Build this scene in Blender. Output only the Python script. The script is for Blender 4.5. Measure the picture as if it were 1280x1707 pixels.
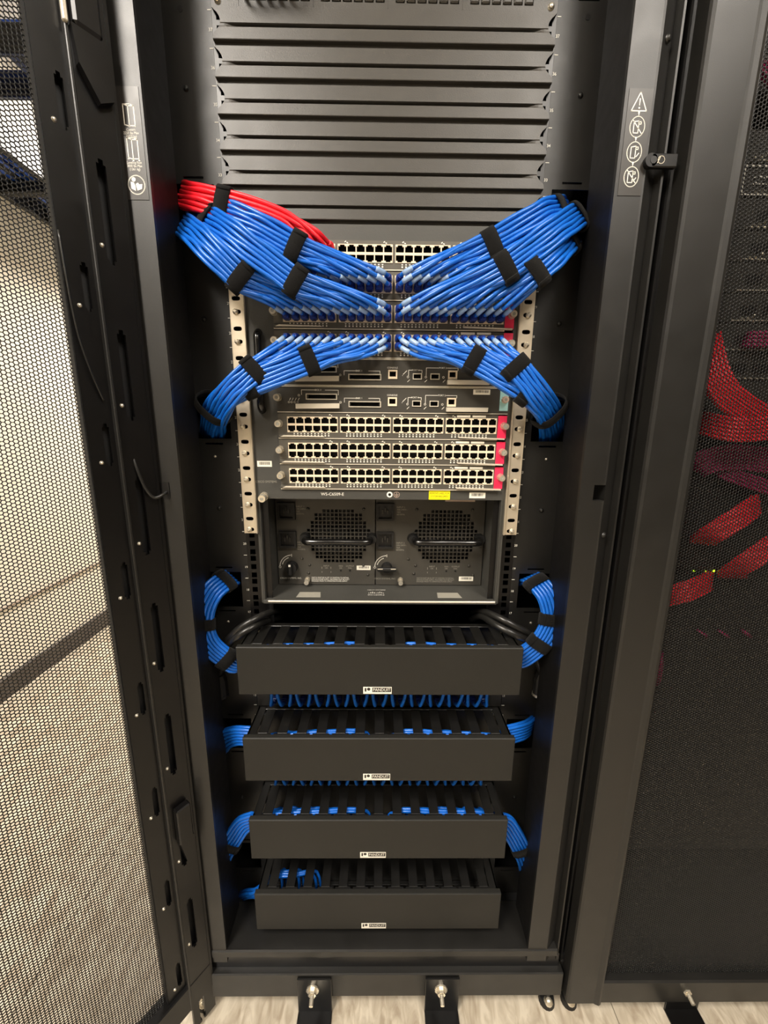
import bpy, math, random
import numpy as np
from mathutils import Vector, Matrix
random.seed(7)
for o in list(bpy.data.objects): bpy.data.objects.remove(o, do_unlink=True)
scn = bpy.context.scene
COL = scn.collection
# ------------------------------------------------------------------ camera
CAM = np.array([-0.00164682, -0.69370713, 1.1650943]); FPX = 662.2717
CR = np.array([0.9999252, -0.00810258, 0.00916165]); CU = np.array([-0.00726417, 0.20919921, 0.97784606]); CF = np.array([0.00983968, 0.97783948, -0.2091247])
cd = bpy.data.cameras.new('camera'); cd.sensor_fit = 'HORIZONTAL'; cd.sensor_width = 36.0; cd.lens = 36.0*FPX/1280.0
cd.clip_start = 0.01; cd.clip_end = 50
cam = bpy.data.objects.new('camera', cd); COL.objects.link(cam); scn.camera = cam
cam.matrix_world = Matrix(((CR[0], CU[0], -CF[0], CAM[0]), (CR[1], CU[1], -CF[1], CAM[1]), (CR[2], CU[2], -CF[2], CAM[2]), (0, 0, 0, 1)))
# ------------------------------------------------------------------ world, exposure
w = bpy.data.worlds.new('world'); scn.world = w; w.use_nodes = True
w.node_tree.nodes['Background'].inputs[0].default_value = (0.9, 0.95, 1.0, 1); w.node_tree.nodes['Background'].inputs[1].default_value = 0.02
vs = scn.view_settings; vs.view_transform = 'Standard'; vs.look = 'None'; vs.gamma = 1.0; vs.use_curve_mapping = False
vs.exposure = 0.0
# ceiling troffers (x, y, size x, size y, watts); their housings are built further down
ZC = 2.75
TROFFERS = [(-0.98, -1.5, 0.6, 1.2, 112), (-0.90, 2.3, 0.6, 1.2, 130), (0.88, -1.5, 0.6, 1.2, 50)]
LIGHTCOL = (1.0, 0.93, 0.84)
for i, (x, y, sx, sy, wt) in enumerate(TROFFERS):
    l = bpy.data.lights.new('troffer_light', 'AREA'); l.shape = 'RECTANGLE'; l.size = sx; l.size_y = sy; l.energy = wt; l.color = LIGHTCOL
    lo = bpy.data.objects.new('troffer_light', l); COL.objects.link(lo); lo.location = (x, y, ZC-0.03)
# ------------------------------------------------------------------ materials
def lin(c):
    return tuple((v/255/12.92 if v/255 <= .04045 else ((v/255+.055)/1.055)**2.4) for v in c)
MATS = {}
def mat(name, rgb, rough=.5, metal=0, spec=.5, noise=0, nscale=60, bump=0, bscale=400, coat=0, trans=0, emit=0, sheen=0, vec='Object'):
    m = bpy.data.materials.new(name); m.use_nodes = True; nt = m.node_tree; b = nt.nodes['Principled BSDF']
    c = (*lin(rgb), 1)
    b.inputs['Base Color'].default_value = c; b.inputs['Roughness'].default_value = rough; b.inputs['Metallic'].default_value = metal
    b.inputs['Specular IOR Level'].default_value = spec; b.inputs['Coat Weight'].default_value = coat; b.inputs['Transmission Weight'].default_value = trans
    b.inputs['Sheen Weight'].default_value = sheen
    if emit: b.inputs['Emission Color'].default_value = c; b.inputs['Emission Strength'].default_value = emit
    if noise or bump:
        tc = nt.nodes.new('ShaderNodeTexCoord'); nz = nt.nodes.new('ShaderNodeTexNoise'); nz.inputs['Scale'].default_value = nscale; nz.inputs['Detail'].default_value = 5
        nt.links.new(tc.outputs[vec], nz.inputs['Vector'])
        if noise:
            mx = nt.nodes.new('ShaderNodeMix'); mx.data_type = 'RGBA'
            mx.inputs[6].default_value = tuple(v*(1-noise) for v in c[:3])+(1,); mx.inputs[7].default_value = tuple(min(1, v*(1+noise)) for v in c[:3])+(1,)
            nt.links.new(nz.outputs['Fac'], mx.inputs[0]); nt.links.new(mx.outputs[2], b.inputs['Base Color'])
            mr = nt.nodes.new('ShaderNodeMapRange'); mr.inputs['To Min'].default_value = max(.02, rough-.08); mr.inputs['To Max'].default_value = min(1, rough+.08)
            nt.links.new(nz.outputs['Fac'], mr.inputs['Value']); nt.links.new(mr.outputs[0], b.inputs['Roughness'])
        if bump:
            n2 = nt.nodes.new('ShaderNodeTexNoise'); n2.inputs['Scale'].default_value = bscale; nt.links.new(tc.outputs[vec], n2.inputs['Vector'])
            bp = nt.nodes.new('ShaderNodeBump'); bp.inputs['Strength'].default_value = bump; bp.inputs['Distance'].default_value = .002
            nt.links.new(n2.outputs['Fac'], bp.inputs['Height']); nt.links.new(bp.outputs[0], b.inputs['Normal'])
    MATS[name] = m; return m
mat('rack_black', (24, 23, 21), .42, spec=.55, noise=.12, nscale=25, bump=.05, bscale=900)
mat('rack_gloss', (11, 10, 10), .33, spec=.4, noise=.1, nscale=20)
mat('interior_black', (14, 13, 13), .6, noise=.1)
mat('blank_plastic', (55, 52, 47), .42, spec=.5, noise=.12, nscale=18, bump=.08, bscale=700)
mat('cover_black', (33, 32, 29), .5, spec=.3, noise=.1, nscale=12, bump=.08, bscale=900)
mat('finger_black', (19, 18, 16), .42, noise=.15)
mat('chassis_grey', (62, 61, 57), .5, noise=.18, nscale=14, bump=.05)
mat('card_grey', (92, 88, 80), .42, metal=.35, noise=.15, nscale=30)
mat('sup_grey', (66, 63, 57), .42, metal=.2, noise=.15, nscale=30)
mat('psu_black', (70, 67, 61), .42, metal=.2, noise=.2, nscale=20)
mat('silver', (222, 209, 186), .4, metal=.72, noise=.08, nscale=80)
mat('zinc', (226, 217, 198), .28, metal=.75, noise=.1, nscale=60)
mat('light_metal', (228, 219, 200), .36, metal=.4, noise=.06)
mat('port_beige', (232, 214, 186), .38, noise=.05)
mat('port_dark', (10, 9, 9), .4, noise=.1)
mat('contact_gold', (120, 90, 40), .3, metal=1, noise=.1)
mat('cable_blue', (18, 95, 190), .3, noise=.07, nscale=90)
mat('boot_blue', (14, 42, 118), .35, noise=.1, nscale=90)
mat('cable_blue_dark', (22, 70, 165), .4, noise=.1, nscale=90)  # darker blue for the top-edge, rear and tray cables
mat('sleeve_clear', (170, 200, 235), .2, trans=.35, noise=.08)
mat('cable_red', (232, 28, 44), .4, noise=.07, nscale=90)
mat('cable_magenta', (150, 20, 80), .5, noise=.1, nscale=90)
mat('cable_black', (30, 29, 27), .32, noise=.15)
mat('velcro', (15, 14, 13), .9, noise=.3, nscale=300, bump=.6, bscale=1500, sheen=.05, spec=.15)
mat('tab_red', (226, 44, 84), .45, noise=.05)
mat('tab_cyan', (160, 205, 205), .4, noise=.05)
mat('print_white', (236, 232, 220), .5, noise=.04)
mat('print_grey', (150, 146, 134), .5, noise=.04)
mat('print_dark', (40, 36, 32), .5, noise=.05)
mat('label_white', (240, 234, 218), .45, noise=.04)
mat('label_pink', (196, 172, 156), .5, noise=.06)
mat('label_yellow', (245, 232, 10), .45, noise=.04)
mat('sticker_grey', (46, 43, 40), .36, noise=.05)
mat('return_black', (10, 9, 9), .5, spec=.35, noise=.1)
mat('handle_gloss', (16, 15, 14), .2, spec=.7, noise=.1)
mat('rubber', (18, 17, 16), .55, noise=.2)
mat('wall_paint', (236, 230, 216), .7, noise=.03, nscale=6)
mat('ceiling_paint', (236, 232, 222), .8, noise=.04, nscale=30)
mat('wall_far', (84, 79, 73), .7, noise=.06, nscale=5)
mat('baseboard_dark', (66, 58, 52), .5, noise=.1)
mat('trim_brown', (150, 134, 118), .5, noise=.1)
mat('diffuser', (255, 244, 226), .5, emit=2.0)
mat('led_green', (190, 255, 30), .4, emit=5)
mat('device_grey', (58, 57, 53), .45, metal=.3, noise=.2)
mat('mesh_black', (18, 17, 16), .38, spec=.35, noise=.05)
def floor_mat():
    m = mat('floor_tile', (206, 192, 170), .38, bump=.04, bscale=60); nt = m.node_tree; b = nt.nodes['Principled BSDF']
    tc = nt.nodes.new('ShaderNodeTexCoord'); mp = nt.nodes.new('ShaderNodeMapping'); mp.inputs['Scale'].default_value = (1, .35, 1)
    nz = nt.nodes.new('ShaderNodeTexNoise'); nz.inputs['Scale'].default_value = 45; nz.inputs['Detail'].default_value = 6; nz.inputs['Distortion'].default_value = 1.2
    cr = nt.nodes.new('ShaderNodeValToRGB'); cr.color_ramp.elements[0].position = .36; cr.color_ramp.elements[1].position = .66
    cr.color_ramp.elements[0].color = (*lin((158, 145, 126)), 1); cr.color_ramp.elements[1].color = (*lin((200, 190, 172)), 1)
    nt.links.new(tc.outputs['Object'], mp.inputs[0]); nt.links.new(mp.outputs[0], nz.inputs['Vector']); nt.links.new(nz.outputs['Fac'], cr.inputs[0]); nt.links.new(cr.outputs[0], b.inputs['Base Color'])
floor_mat()
# ------------------------------------------------------------------ helpers
UU = 0.04445
def zU(n): return .09+(n-1)*UU           # bottom of rack unit n
def ray(px, py): return CF+CR*(px-640)/FPX-CU*(py-853.5)/FPX
def P(px, py, Y):                        # a point seen at (px, py) that lies at depth Y
    d = ray(px, py); t = (Y-CAM[1])/d[1]; return CAM+d*t
WORLD = {}
def link(o, parent, origin):
    COL.objects.link(o); o.location = Vector(origin)
    WORLD[o.name] = np.array(origin, float)
    if parent is not None:
        o.parent = parent; o.location = Vector(np.array(origin, float)-WORLD[parent.name])
    return o
def tag(o, label, cat, group=None):
    o['label'] = label; o['category'] = cat
    if group: o['group'] = group
    return o
def thing(name, label, cat, loc, group=None):
    o = bpy.data.objects.new(name, None); o.empty_display_size = .02
    link(o, None, loc); return tag(o, label, cat, group)
def structure(o): o['kind'] = 'structure'; return o
class MB:
    def __init__(s): s.v = []; s.f = []
    def add(s, vs, fs):
        k = len(s.v); s.v.extend([tuple(map(float, q)) for q in vs]); s.f.extend([tuple(i+k for i in f) for f in fs]); return s
    def box(s, x0, x1, y0, y1, z0, z1, c=0):
        if c <= 0:
            return s.add([(x, y, z) for z in (z0, z1) for y in (y0, y1) for x in (x0, x1)], [(0, 2, 3, 1), (4, 5, 7, 6), (0, 1, 5, 4), (2, 6, 7, 3), (0, 4, 6, 2), (1, 3, 7, 5)])
        V = []; idx = {}
        X = (x0, x1); Y = (y0, y1); Z = (z0, z1); sg = (1, -1)
        for i in (0, 1):
            for j in (0, 1):
                for k in (0, 1):
                    for a in (0, 1, 2):
                        q = [X[i]+sg[i]*c, Y[j]+sg[j]*c, Z[k]+sg[k]*c]; q[a] = (X[i], Y[j], Z[k])[a]
                        idx[(i, j, k, a)] = len(V); V.append(q)
        F = []
        for i in (0, 1):
            f = [idx[(i, 0, 0, 0)], idx[(i, 1, 0, 0)], idx[(i, 1, 1, 0)], idx[(i, 0, 1, 0)]]; F.append(f if i else f[::-1])
            f = [idx[(0, i, 0, 1)], idx[(0, i, 1, 1)], idx[(1, i, 1, 1)], idx[(1, i, 0, 1)]]; F.append(f if i else f[::-1])
            f = [idx[(0, 0, i, 2)], idx[(1, 0, i, 2)], idx[(1, 1, i, 2)], idx[(0, 1, i, 2)]]; F.append(f if i else f[::-1])
            for j in (0, 1):
                fl = (i == j)
                f = [idx[(i, j, 0, 0)], idx[(i, j, 1, 0)], idx[(i, j, 1, 1)], idx[(i, j, 0, 1)]]; F.append(f if not fl else f[::-1])
                f = [idx[(i, 0, j, 0)], idx[(i, 1, j, 0)], idx[(i, 1, j, 2)], idx[(i, 0, j, 2)]]; F.append(f if fl else f[::-1])
                f = [idx[(0, i, j, 1)], idx[(1, i, j, 1)], idx[(1, i, j, 2)], idx[(0, i, j, 2)]]; F.append(f if not fl else f[::-1])
                for k in (0, 1):
                    f = [idx[(i, j, k, 0)], idx[(i, j, k, 1)], idx[(i, j, k, 2)]]; F.append(f if (i+j+k) % 2 else f[::-1])
        return s.add(V, F)
    def prism(s, poly, z0, z1, ax='z'):
        n = len(poly)
        def m(a, b, h): return (a, b, h) if ax == 'z' else ((h, a, b) if ax == 'x' else (a, h, b))
        vs = [m(a, b, z0) for a, b in poly]+[m(a, b, z1) for a, b in poly]
        fs = [tuple(range(n))[::-1], tuple(range(n, 2*n))]+[(i, (i+1) % n, n+(i+1) % n, n+i) for i in range(n)]
        return s.add(vs, fs)
    def cyl(s, p0, p1, r0, r1=None, n=14, cap=True):
        r1 = r0 if r1 is None else r1
        p0 = np.array(p0, float); p1 = np.array(p1, float); t = p1-p0; t = t/np.linalg.norm(t)
        a = np.cross(t, (0, 0, 1) if abs(t[2]) < .9 else (1, 0, 0)); a /= np.linalg.norm(a); b = np.cross(t, a)
        vs = []
        for p, r in ((p0, r0), (p1, r1)):
            for i in range(n):
                g = 2*math.pi*i/n; vs.append(p+r*(a*math.cos(g)+b*math.sin(g)))
        fs = [(i, (i+1) % n, n+(i+1) % n, n+i) for i in range(n)]
        if cap: fs += [tuple(range(n))[::-1], tuple(range(n, 2*n))]
        return s.add(vs, fs)
    def dome(s, c, d, r, h, n=12):
        c = np.array(c, float); d = np.array(d, float)/np.linalg.norm(d)
        s.cyl(c, c+d*h*.55, r, r*.86, n, False); s.cyl(c+d*h*.55, c+d*h, r*.86, r*.4, n, True); return s
    def tube(s, pts, r, n=8, cap=True):
        pts = np.array(pts, float); m = len(pts); T = np.gradient(pts, axis=0); T /= np.linalg.norm(T, axis=1)[:, None]
        a = np.cross(T[0], (0, 0, 1) if abs(T[0][2]) < .9 else (1, 0, 0)); a /= np.linalg.norm(a); vs = []
        rr = r if hasattr(r, '__len__') else [r]*m
        for i in range(m):
            a = a-T[i]*(a@T[i]); a /= np.linalg.norm(a); b = np.cross(T[i], a)
            for k in range(n):
                g = 2*math.pi*k/n; vs.append(pts[i]+rr[i]*(a*math.cos(g)+b*math.sin(g)))
        fs = [(i*n+k, i*n+(k+1) % n, (i+1)*n+(k+1) % n, (i+1)*n+k) for i in range(m-1) for k in range(n)]
        if cap: fs += [tuple(range(n))[::-1], tuple(range((m-1)*n, m*n))]
        return s.add(vs, fs)
    def sheet(s, xs, zs, hole, y0, y1, back=False):
        """plate in the XZ plane between y0 (front) and y1, cells for which hole(i, j) is true are open"""
        nx, nz = len(xs)-1, len(zs)-1; H = [[bool(hole(i, j)) for j in range(nz)] for i in range(nx)]
        k = len(s.v)
        for y in (y0, y1):
            for x in xs:
                for z in zs: s.v.append((float(x), float(y), float(z)))
        def I(b, i, j): return k+b*(nx+1)*(nz+1)+i*(nz+1)+j
        op = lambda i, j: i < 0 or j < 0 or i >= nx or j >= nz or H[i][j]
        for i in range(nx):
            for j in range(nz):
                if H[i][j]: continue
                s.f.append((I(0, i, j), I(0, i+1, j), I(0, i+1, j+1), I(0, i, j+1)))
                if back: s.f.append((I(1, i, j+1), I(1, i+1, j+1), I(1, i+1, j), I(1, i, j)))
                if op(i-1, j): s.f.append((I(0, i, j), I(0, i, j+1), I(1, i, j+1), I(1, i, j)))
                if op(i+1, j): s.f.append((I(0, i+1, j+1), I(0, i+1, j), I(1, i+1, j), I(1, i+1, j+1)))
                if op(i, j-1): s.f.append((I(0, i+1, j), I(0, i, j), I(1, i, j), I(1, i+1, j)))
                if op(i, j+1): s.f.append((I(0, i, j+1), I(0, i+1, j+1), I(1, i+1, j+1), I(1, i, j+1)))
        return s
    def build(s, name, m, parent=None, origin=None, smooth=False, label=None):
        V = np.array(s.v, float)
        if origin is None:
            origin = (V.min(0)+V.max(0))/2
            if parent is None: origin[2] = V[:, 2].min()
        origin = np.array(origin, float)
        me = bpy.data.meshes.new(name); me.from_pydata((V-origin).tolist(), [], s.f); me.materials.append(MATS[m]); me.update()
        if smooth: me.polygons.foreach_set('use_smooth', [True]*len(me.polygons))
        o = bpy.data.objects.new(name, me); link(o, parent, origin)
        if label: o['label'] = label
        return o
def share(o, name, parent, origin):      # another object on the same mesh data
    c = bpy.data.objects.new(name, o.data); return link(c, parent, origin)
def catmull(pts, per=5):
    p = [np.array(q, float) for q in pts]; p = [2*p[0]-p[1]]+p+[2*p[-1]-p[-2]]; out = []
    for i in range(1, len(p)-2):
        d = [max(1e-6, np.linalg.norm(p[i+k]-p[i+k-1])**.5) for k in (0, 1, 2)]
        t0 = 0; t1 = d[0]; t2 = t1+d[1]; t3 = t2+d[2]
        for k in range(per):
            t = t1+(t2-t1)*k/per
            A1 = (t1-t)/(t1-t0)*p[i-1]+(t-t0)/(t1-t0)*p[i]; A2 = (t2-t)/(t2-t1)*p[i]+(t-t1)/(t2-t1)*p[i+1]; A3 = (t3-t)/(t3-t2)*p[i+1]+(t-t2)/(t3-t2)*p[i+2]
            B1 = (t2-t)/(t2-t0)*A1+(t-t0)/(t2-t0)*A2; B2 = (t3-t)/(t3-t1)*A2+(t-t1)/(t3-t1)*A3
            out.append((t2-t)/(t2-t1)*B1+(t-t1)/(t2-t1)*B2)
    out.append(p[-2]); return np.array(out)
def lines(*a):
    return sorted(set(round(float(v), 6) for v in a))
# lettering: flat meshes of the built-in font
_txt = {}
def text_data(s, size, m, align):
    key = (s, size, m, align)
    if key in _txt: return _txt[key]
    c = bpy.data.curves.new('lettering', 'FONT'); c.body = s; c.size = size; c.align_x = align; c.align_y = 'CENTER'; c.resolution_u = 2
    o = bpy.data.objects.new('lettering', c)
    me = bpy.data.meshes.new_from_object(o); bpy.data.objects.remove(o); bpy.data.curves.remove(c)
    me.materials.clear(); me.materials.append(MATS[m]); _txt[key] = me; return me
def text(s, loc, size, m='print_white', parent=None, align='CENTER', sx=1.0, tilt=0, name='lettering'):
    o = bpy.data.objects.new(name, text_data(s, size, m, align)); link(o, parent, loc); o.rotation_euler = (math.pi/2+tilt, 0, 0); o.scale = (sx, 1, 1); return o
def strokes(segs, wd, y, name, m, parent):       # flat printed line work in an XZ plane, facing -Y
    b = MB()
    for (x0, z0, x1, z1) in segs:
        d = np.array([x1-x0, z1-z0]); L = np.linalg.norm(d)+1e-9; n = np.array([-d[1], d[0]])/L*wd/2; e = d/L*wd*.3
        q = [(x0-e[0]+n[0], z0-e[1]+n[1]), (x0-e[0]-n[0], z0-e[1]-n[1]), (x1+e[0]-n[0], z1+e[1]-n[1]), (x1+e[0]+n[0], z1+e[1]+n[1])]
        b.add([(a, y, c) for a, c in q], [(0, 1, 2, 3)])
    return b.build(name, m, parent)
def arc(cx, cz, rx, rz, a0, a1, n=20):
    p = [(cx+rx*math.cos(math.radians(a0+(a1-a0)*i/n)), cz+rz*math.sin(math.radians(a0+(a1-a0)*i/n))) for i in range(n+1)]
    return [(*p[i], *p[i+1]) for i in range(n)]
def barcode(parent, x0, x1, z0, z1, y, m='label_white', seed=1, name='label'):
    lb = MB().box(x0, x1, y-.0004, y, z0, z1).build(name, m, parent); r = random.Random(seed); b = MB(); x = x0+(x1-x0)*.14
    while x < x1-(x1-x0)*.12:
        wd = r.choice((.0004, .0007, .001)); b.add([(x, y-.0006, z0+(z1-z0)*.35), (x+wd, y-.0006, z0+(z1-z0)*.35), (x+wd, y-.0006, z0+(z1-z0)*.85), (x, y-.0006, z0+(z1-z0)*.85)], [(0, 1, 2, 3)]); x += wd+r.choice((.0005, .0009))
    b.build('barcode', 'print_dark', lb); return lb
def hexmesh(ua, ub, z0, z1, place, name, m, parent, wall_to=None, p=.0048, ratio=.80, th=.0012, origin=(0, 0, 0)):
    """perforated sheet: honeycomb of hexagonal holes; place(u, n, z arrays) -> world xyz"""
    dx = p*math.sqrt(3)/2; nc = int((ub-ua)/dx); nr = int((z1-z0)/p)
    ci, ri = np.meshgrid(np.arange(nc), np.arange(nr), indexing='ij'); ci = ci.ravel(); ri = ri.ravel()
    u = ua+dx*(ci+.5); z = z0+p*(ri+.5+.5*(ci % 2)); ang = np.radians(60*np.arange(6)); R = p/math.sqrt(3)
    def ring(sel, rad, n):
        uu = u[sel][:, None]+rad*np.cos(ang); zz = z[sel][:, None]+rad*np.sin(ang); return place(uu, np.full_like(uu, n), zz)
    allc = np.ones(len(u), bool); N = len(u)
    outer = ring(allc, R, 0); inner = ring(allc, R*ratio, 0)
    wsel = allc if wall_to is None else (u < wall_to); W = int(wsel.sum()); back = ring(wsel, R*ratio, -th)
    V = np.concatenate([outer.reshape(-1, 3), inner.reshape(-1, 3), back.reshape(-1, 3)])
    k = np.arange(6); k1 = (k+1) % 6; base = np.arange(N)[:, None]*6
    q1 = np.stack([base+k, base+k1, 6*N+base+k1, 6*N+base+k], -1).reshape(-1, 4)
    wi = np.nonzero(wsel)[0][:, None]*6; wb = np.arange(W)[:, None]*6
    q2 = np.stack([6*N+wi+k, 6*N+wi+k1, 12*N+wb+k1, 12*N+wb+k], -1).reshape(-1, 4)
    F = np.concatenate([q1, q2]).astype(np.int32)
    origin = np.array(origin, float); V = V-origin
    me = bpy.data.meshes.new(name); me.vertices.add(len(V)); me.vertices.foreach_set('co', V.astype(np.float32).ravel())
    me.loops.add(F.size); me.loops.foreach_set('vertex_index', F.ravel()); me.polygons.add(len(F)); me.polygons.foreach_set('loop_start', np.arange(0, F.size, 4, dtype=np.int32))
    me.update(calc_edges=True); me.materials.append(MATS[m]); o = bpy.data.objects.new(name, me); return link(o, parent, origin)
# ================================================================== the room
XW = -1.62
structure(MB().box(-1.7, 3.4, -4.0, 3.3, -.06, -.004).build('floor', 'baseboard_dark'))
fl = bpy.data.objects['floor']
T0 = .61; tile = None
for i in range(-4, 6):
    for j in range(-7, 6):
        x = .485+T0*i; y = -.42+T0*j
        if x+T0 < -1.7 or x > 3.3 or y+T0 < -4 or y > 3.2: continue
        o = (x+T0/2, y+T0/2, 0)
        if tile is None: tile = MB().box(x+.0008, x+T0-.0008, y+.0008, y+T0-.0008, -.004, 0).build('tile', 'floor_tile', fl, origin=o)
        else: share(tile, 'tile', fl, o)
structure(MB().box(XW-.08, XW, -4, 3.3, 0, ZC).build('wall_left', 'wall_paint'))
structure(MB().box(XW-.08, 3.4, 3.2, 3.3, 0, ZC).build('wall_back', 'wall_paint'))
structure(MB().box(3.3, 3.4, -4, 3.2, 0, ZC).build('wall_right', 'wall_far'))
structure(MB().box(XW-.08, 3.4, -4.1, -4, 0, ZC).build('wall_front', 'wall_far'))
structure(MB().box(XW-.08, 3.4, -4.1, 3.3, ZC, ZC+.05).build('ceiling', 'ceiling_paint'))
structure(MB().box(XW, XW+.014, -4, 3.2, 0, .095, .003).build('baseboard_left', 'baseboard_dark'))
structure(MB().box(XW, XW+.008, -4, 3.2, .38, .392, .002).build('trim_1', 'trim_brown'))
LL = ['ceiling light panel above the aisle, beyond the top of the open door', 'ceiling light panel behind the cabinets, near the white wall', 'ceiling light panel above the aisle, on the side of the closed cabinet']
for (x, y, sx, sy, wt), lb in zip(TROFFERS, LL):
    t = thing('ceiling_light', lb, 'light', (x, y, ZC), 'ceiling lights')
    b = MB()
    for a in ((-1, 1, -1, -.94), (-1, 1, .94, 1), (-1, -.96, -1, 1), (.96, 1, -1, 1)):
        b.box(x+a[0]*(sx/2+.03), x+a[1]*(sx/2+.03), y+a[2]*(sy/2+.03), y+a[3]*(sy/2+.03), ZC-.05, ZC)
    b.build('frame', 'ceiling_paint', t)
    MB().box(x-sx/2, x+sx/2, y-sy/2, y+sy/2, ZC-.022, ZC-.002).build('diffuser', 'diffuser', t)
# ================================================================== main cabinet
cab = thing('server_cabinet', 'open black server cabinet holding the switch chassis and blue cabling', 'cabinet', (0, .4, 0))
def post_poly(s):
    p = [(.299, -.105), (.334, -.105), (.3365, -.1055), (.339, -.104), (.3565, -.091), (.359, -.103), (.3618, -.103), (.3618, -.04), (.356, -.04), (.356, -.088), (.303, -.099), (.299, -.099)]
    return p if s > 0 else [(-a, b) for a, b in p][::-1]
posts = {}
for s in (-1, 1):
    if s > 0:   # square opening in the right post around z 1.073
        b = MB().prism(post_poly(s), .12, 1.059)
        b.prism(post_poly(s), 1.083, 1.98)
        b.prism([(.299, -.105), (.3195, -.105), (.3195, -.099), (.299, -.099)], 1.059, 1.083)
        b.prism([(.337, -.105), (.339, -.104), (.3565, -.091), (.359, -.103), (.3618, -.103), (.3618, -.04), (.337, -.04)], 1.059, 1.083)
    else:
        b = MB().prism(post_poly(s), .12, 1.98)
    posts[s] = b.build('post', 'rack_black', cab)
    MB().box(min(s*.2995, s*.3035), max(s*.2995, s*.3035), -.0988, -.03, .12, 1.98).build('post_return', 'return_black', cab)
    MB().box(s*.368-.004, s*.368+.004, -.04, .93, .1, 1.97).build('side_panel', 'interior_black', cab)
    # interior corner strip behind the post
    MB().box(min(s*.33, s*.362), max(s*.33, s*.362), .03, .06, .1, 1.97).build('upright', 'interior_black', cab)
for z in (1.633, 1.004, 1.757):
    MB().dome((.346, -.1, z), (.5, -.85, 0), .0048, .003).build('rivet', 'rack_black', posts[1], smooth=True)
MB().box(-.364, .364, .925, .94, .1, 1.97).build('rear_door', 'interior_black', cab)
MB().box(-.375, .375, -.1, .94, 1.955, 1.99).build('roof', 'rack_black', cab)
MB().box(-.364, .364, -.03, .93, .095, .11).build('base_tray', 'interior_black', cab)
# sill
b = MB().box(-.374, .374, -.112, -.09, .037, .098, .002); sl = b.build('sill', 'rack_black', cab)
MB().box(-.366, .366, -.1, -.03, .098, .132).build('sill_groove', 'rack_gloss', cab)
MB().box(-.36, .36, -.107, -.02, .134, .152, .0025).build('sill_bar', 'rack_black', cab)
MB().box(-.345, .345, -.02, .2, .12, .142).build('floor_plate', 'interior_black', cab)
for x in (-.355, .352):
    b = MB().cyl((x, -.1, 0), (x, -.1, .012), .016, .014, 16).cyl((x, -.1, .012), (x, -.1, .045), .006, None, 10)
    f = b.build('levelling_foot', 'rubber', cab, smooth=False)
    MB().dome((x, -.107, .012), (0, -.3, 1), .009, .008).build('foot_cap', 'zinc', f, smooth=True)
# side plates with cable openings, slots, printed unit numbers; rails with square holes
OPEN_Z = [1.4875+.31*k for k in (1, 0, -1, -2, -3, -4)]
for s in (-1, 1):
    X = lambda a: s*a
    xs = lines(*[s*a for a in (.2435, .257, .272, .302, .322, .346)])
    zz = [.11, 1.95]
    for c in OPEN_Z:
        zz += [c-.0345, c+.0345, c+.0415, c+.0445, c-.0415, c-.0445]
    zs = [z for z in lines(*zz) if .11 <= z <= 1.95]
    def hole(i, j):
        xm = abs(xs[i]+xs[i+1])/2; zm = (zs[j]+zs[j+1])/2
        for c in OPEN_Z:
            if abs(zm-c) < .0345 and .257 < xm < .322: return True
            if .0415 < abs(zm-c) < .0445 and .272 < xm < .302: return True
        return False
    sp = MB().sheet(xs, zs, hole, 0, .0018).build('side_plate', 'rack_black', cab)
    rv = None
    for z in (1.642, 1.332, 1.022, .712, .402):
        if rv is None: rv = MB().dome((s*.287, 0, z), (0, -1, 0), .0042, .0028).build('rivet', 'rack_black', sp, smooth=True)
        else: share(rv, 'rivet', sp, (s*.287, WORLD[rv.name][1], z))
    for z in (1.735, 1.452-.012):
        MB().cyl((s*.287, -.0004, z), (s*.287, .001, z), .004).build('hole', 'port_dark', sp)
    for z in (1.113, .803): MB().dome((s*.287, 0, z), (0, -1, .3), .0026, .0018).build('screw', 'zinc', sp, smooth=True)
    # rail
    xs2 = lines(*[s*a for a in (.2005, .2277, .2373, .2433)]); zz = [.09, zU(43)]
    for n in range(1, 43):
        for dz in (.00635, .022225, .0381): zz += [zU(n)+dz-.0048, zU(n)+dz+.0048]
    zs2 = lines(*zz)
    def hole2(i, j):
        if i != 1: return False
        zm = (zs2[j]+zs2[j+1])/2; r = ((zm-.09) % UU)
        return any(abs(r-d) < .0045 for d in (.00635, .022225, .0381))
    MB().sheet(xs2, zs2, hole2, 0, .002).build('rail', 'rack_gloss', cab)
    tk = MB()
    for n in range(2, 43):
        tk.box(min(s*.2437, s*.2492), max(s*.2437, s*.2492), -.0003, 0, zU(n)-.0004, zU(n)+.0004)
        if 12 <= n <= 41: text(str(n), (s*.2462, -.0004, zU(n)+.0215), .0058, 'print_white', sp)
    tk.build('unit_marks', 'print_white', sp)
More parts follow.
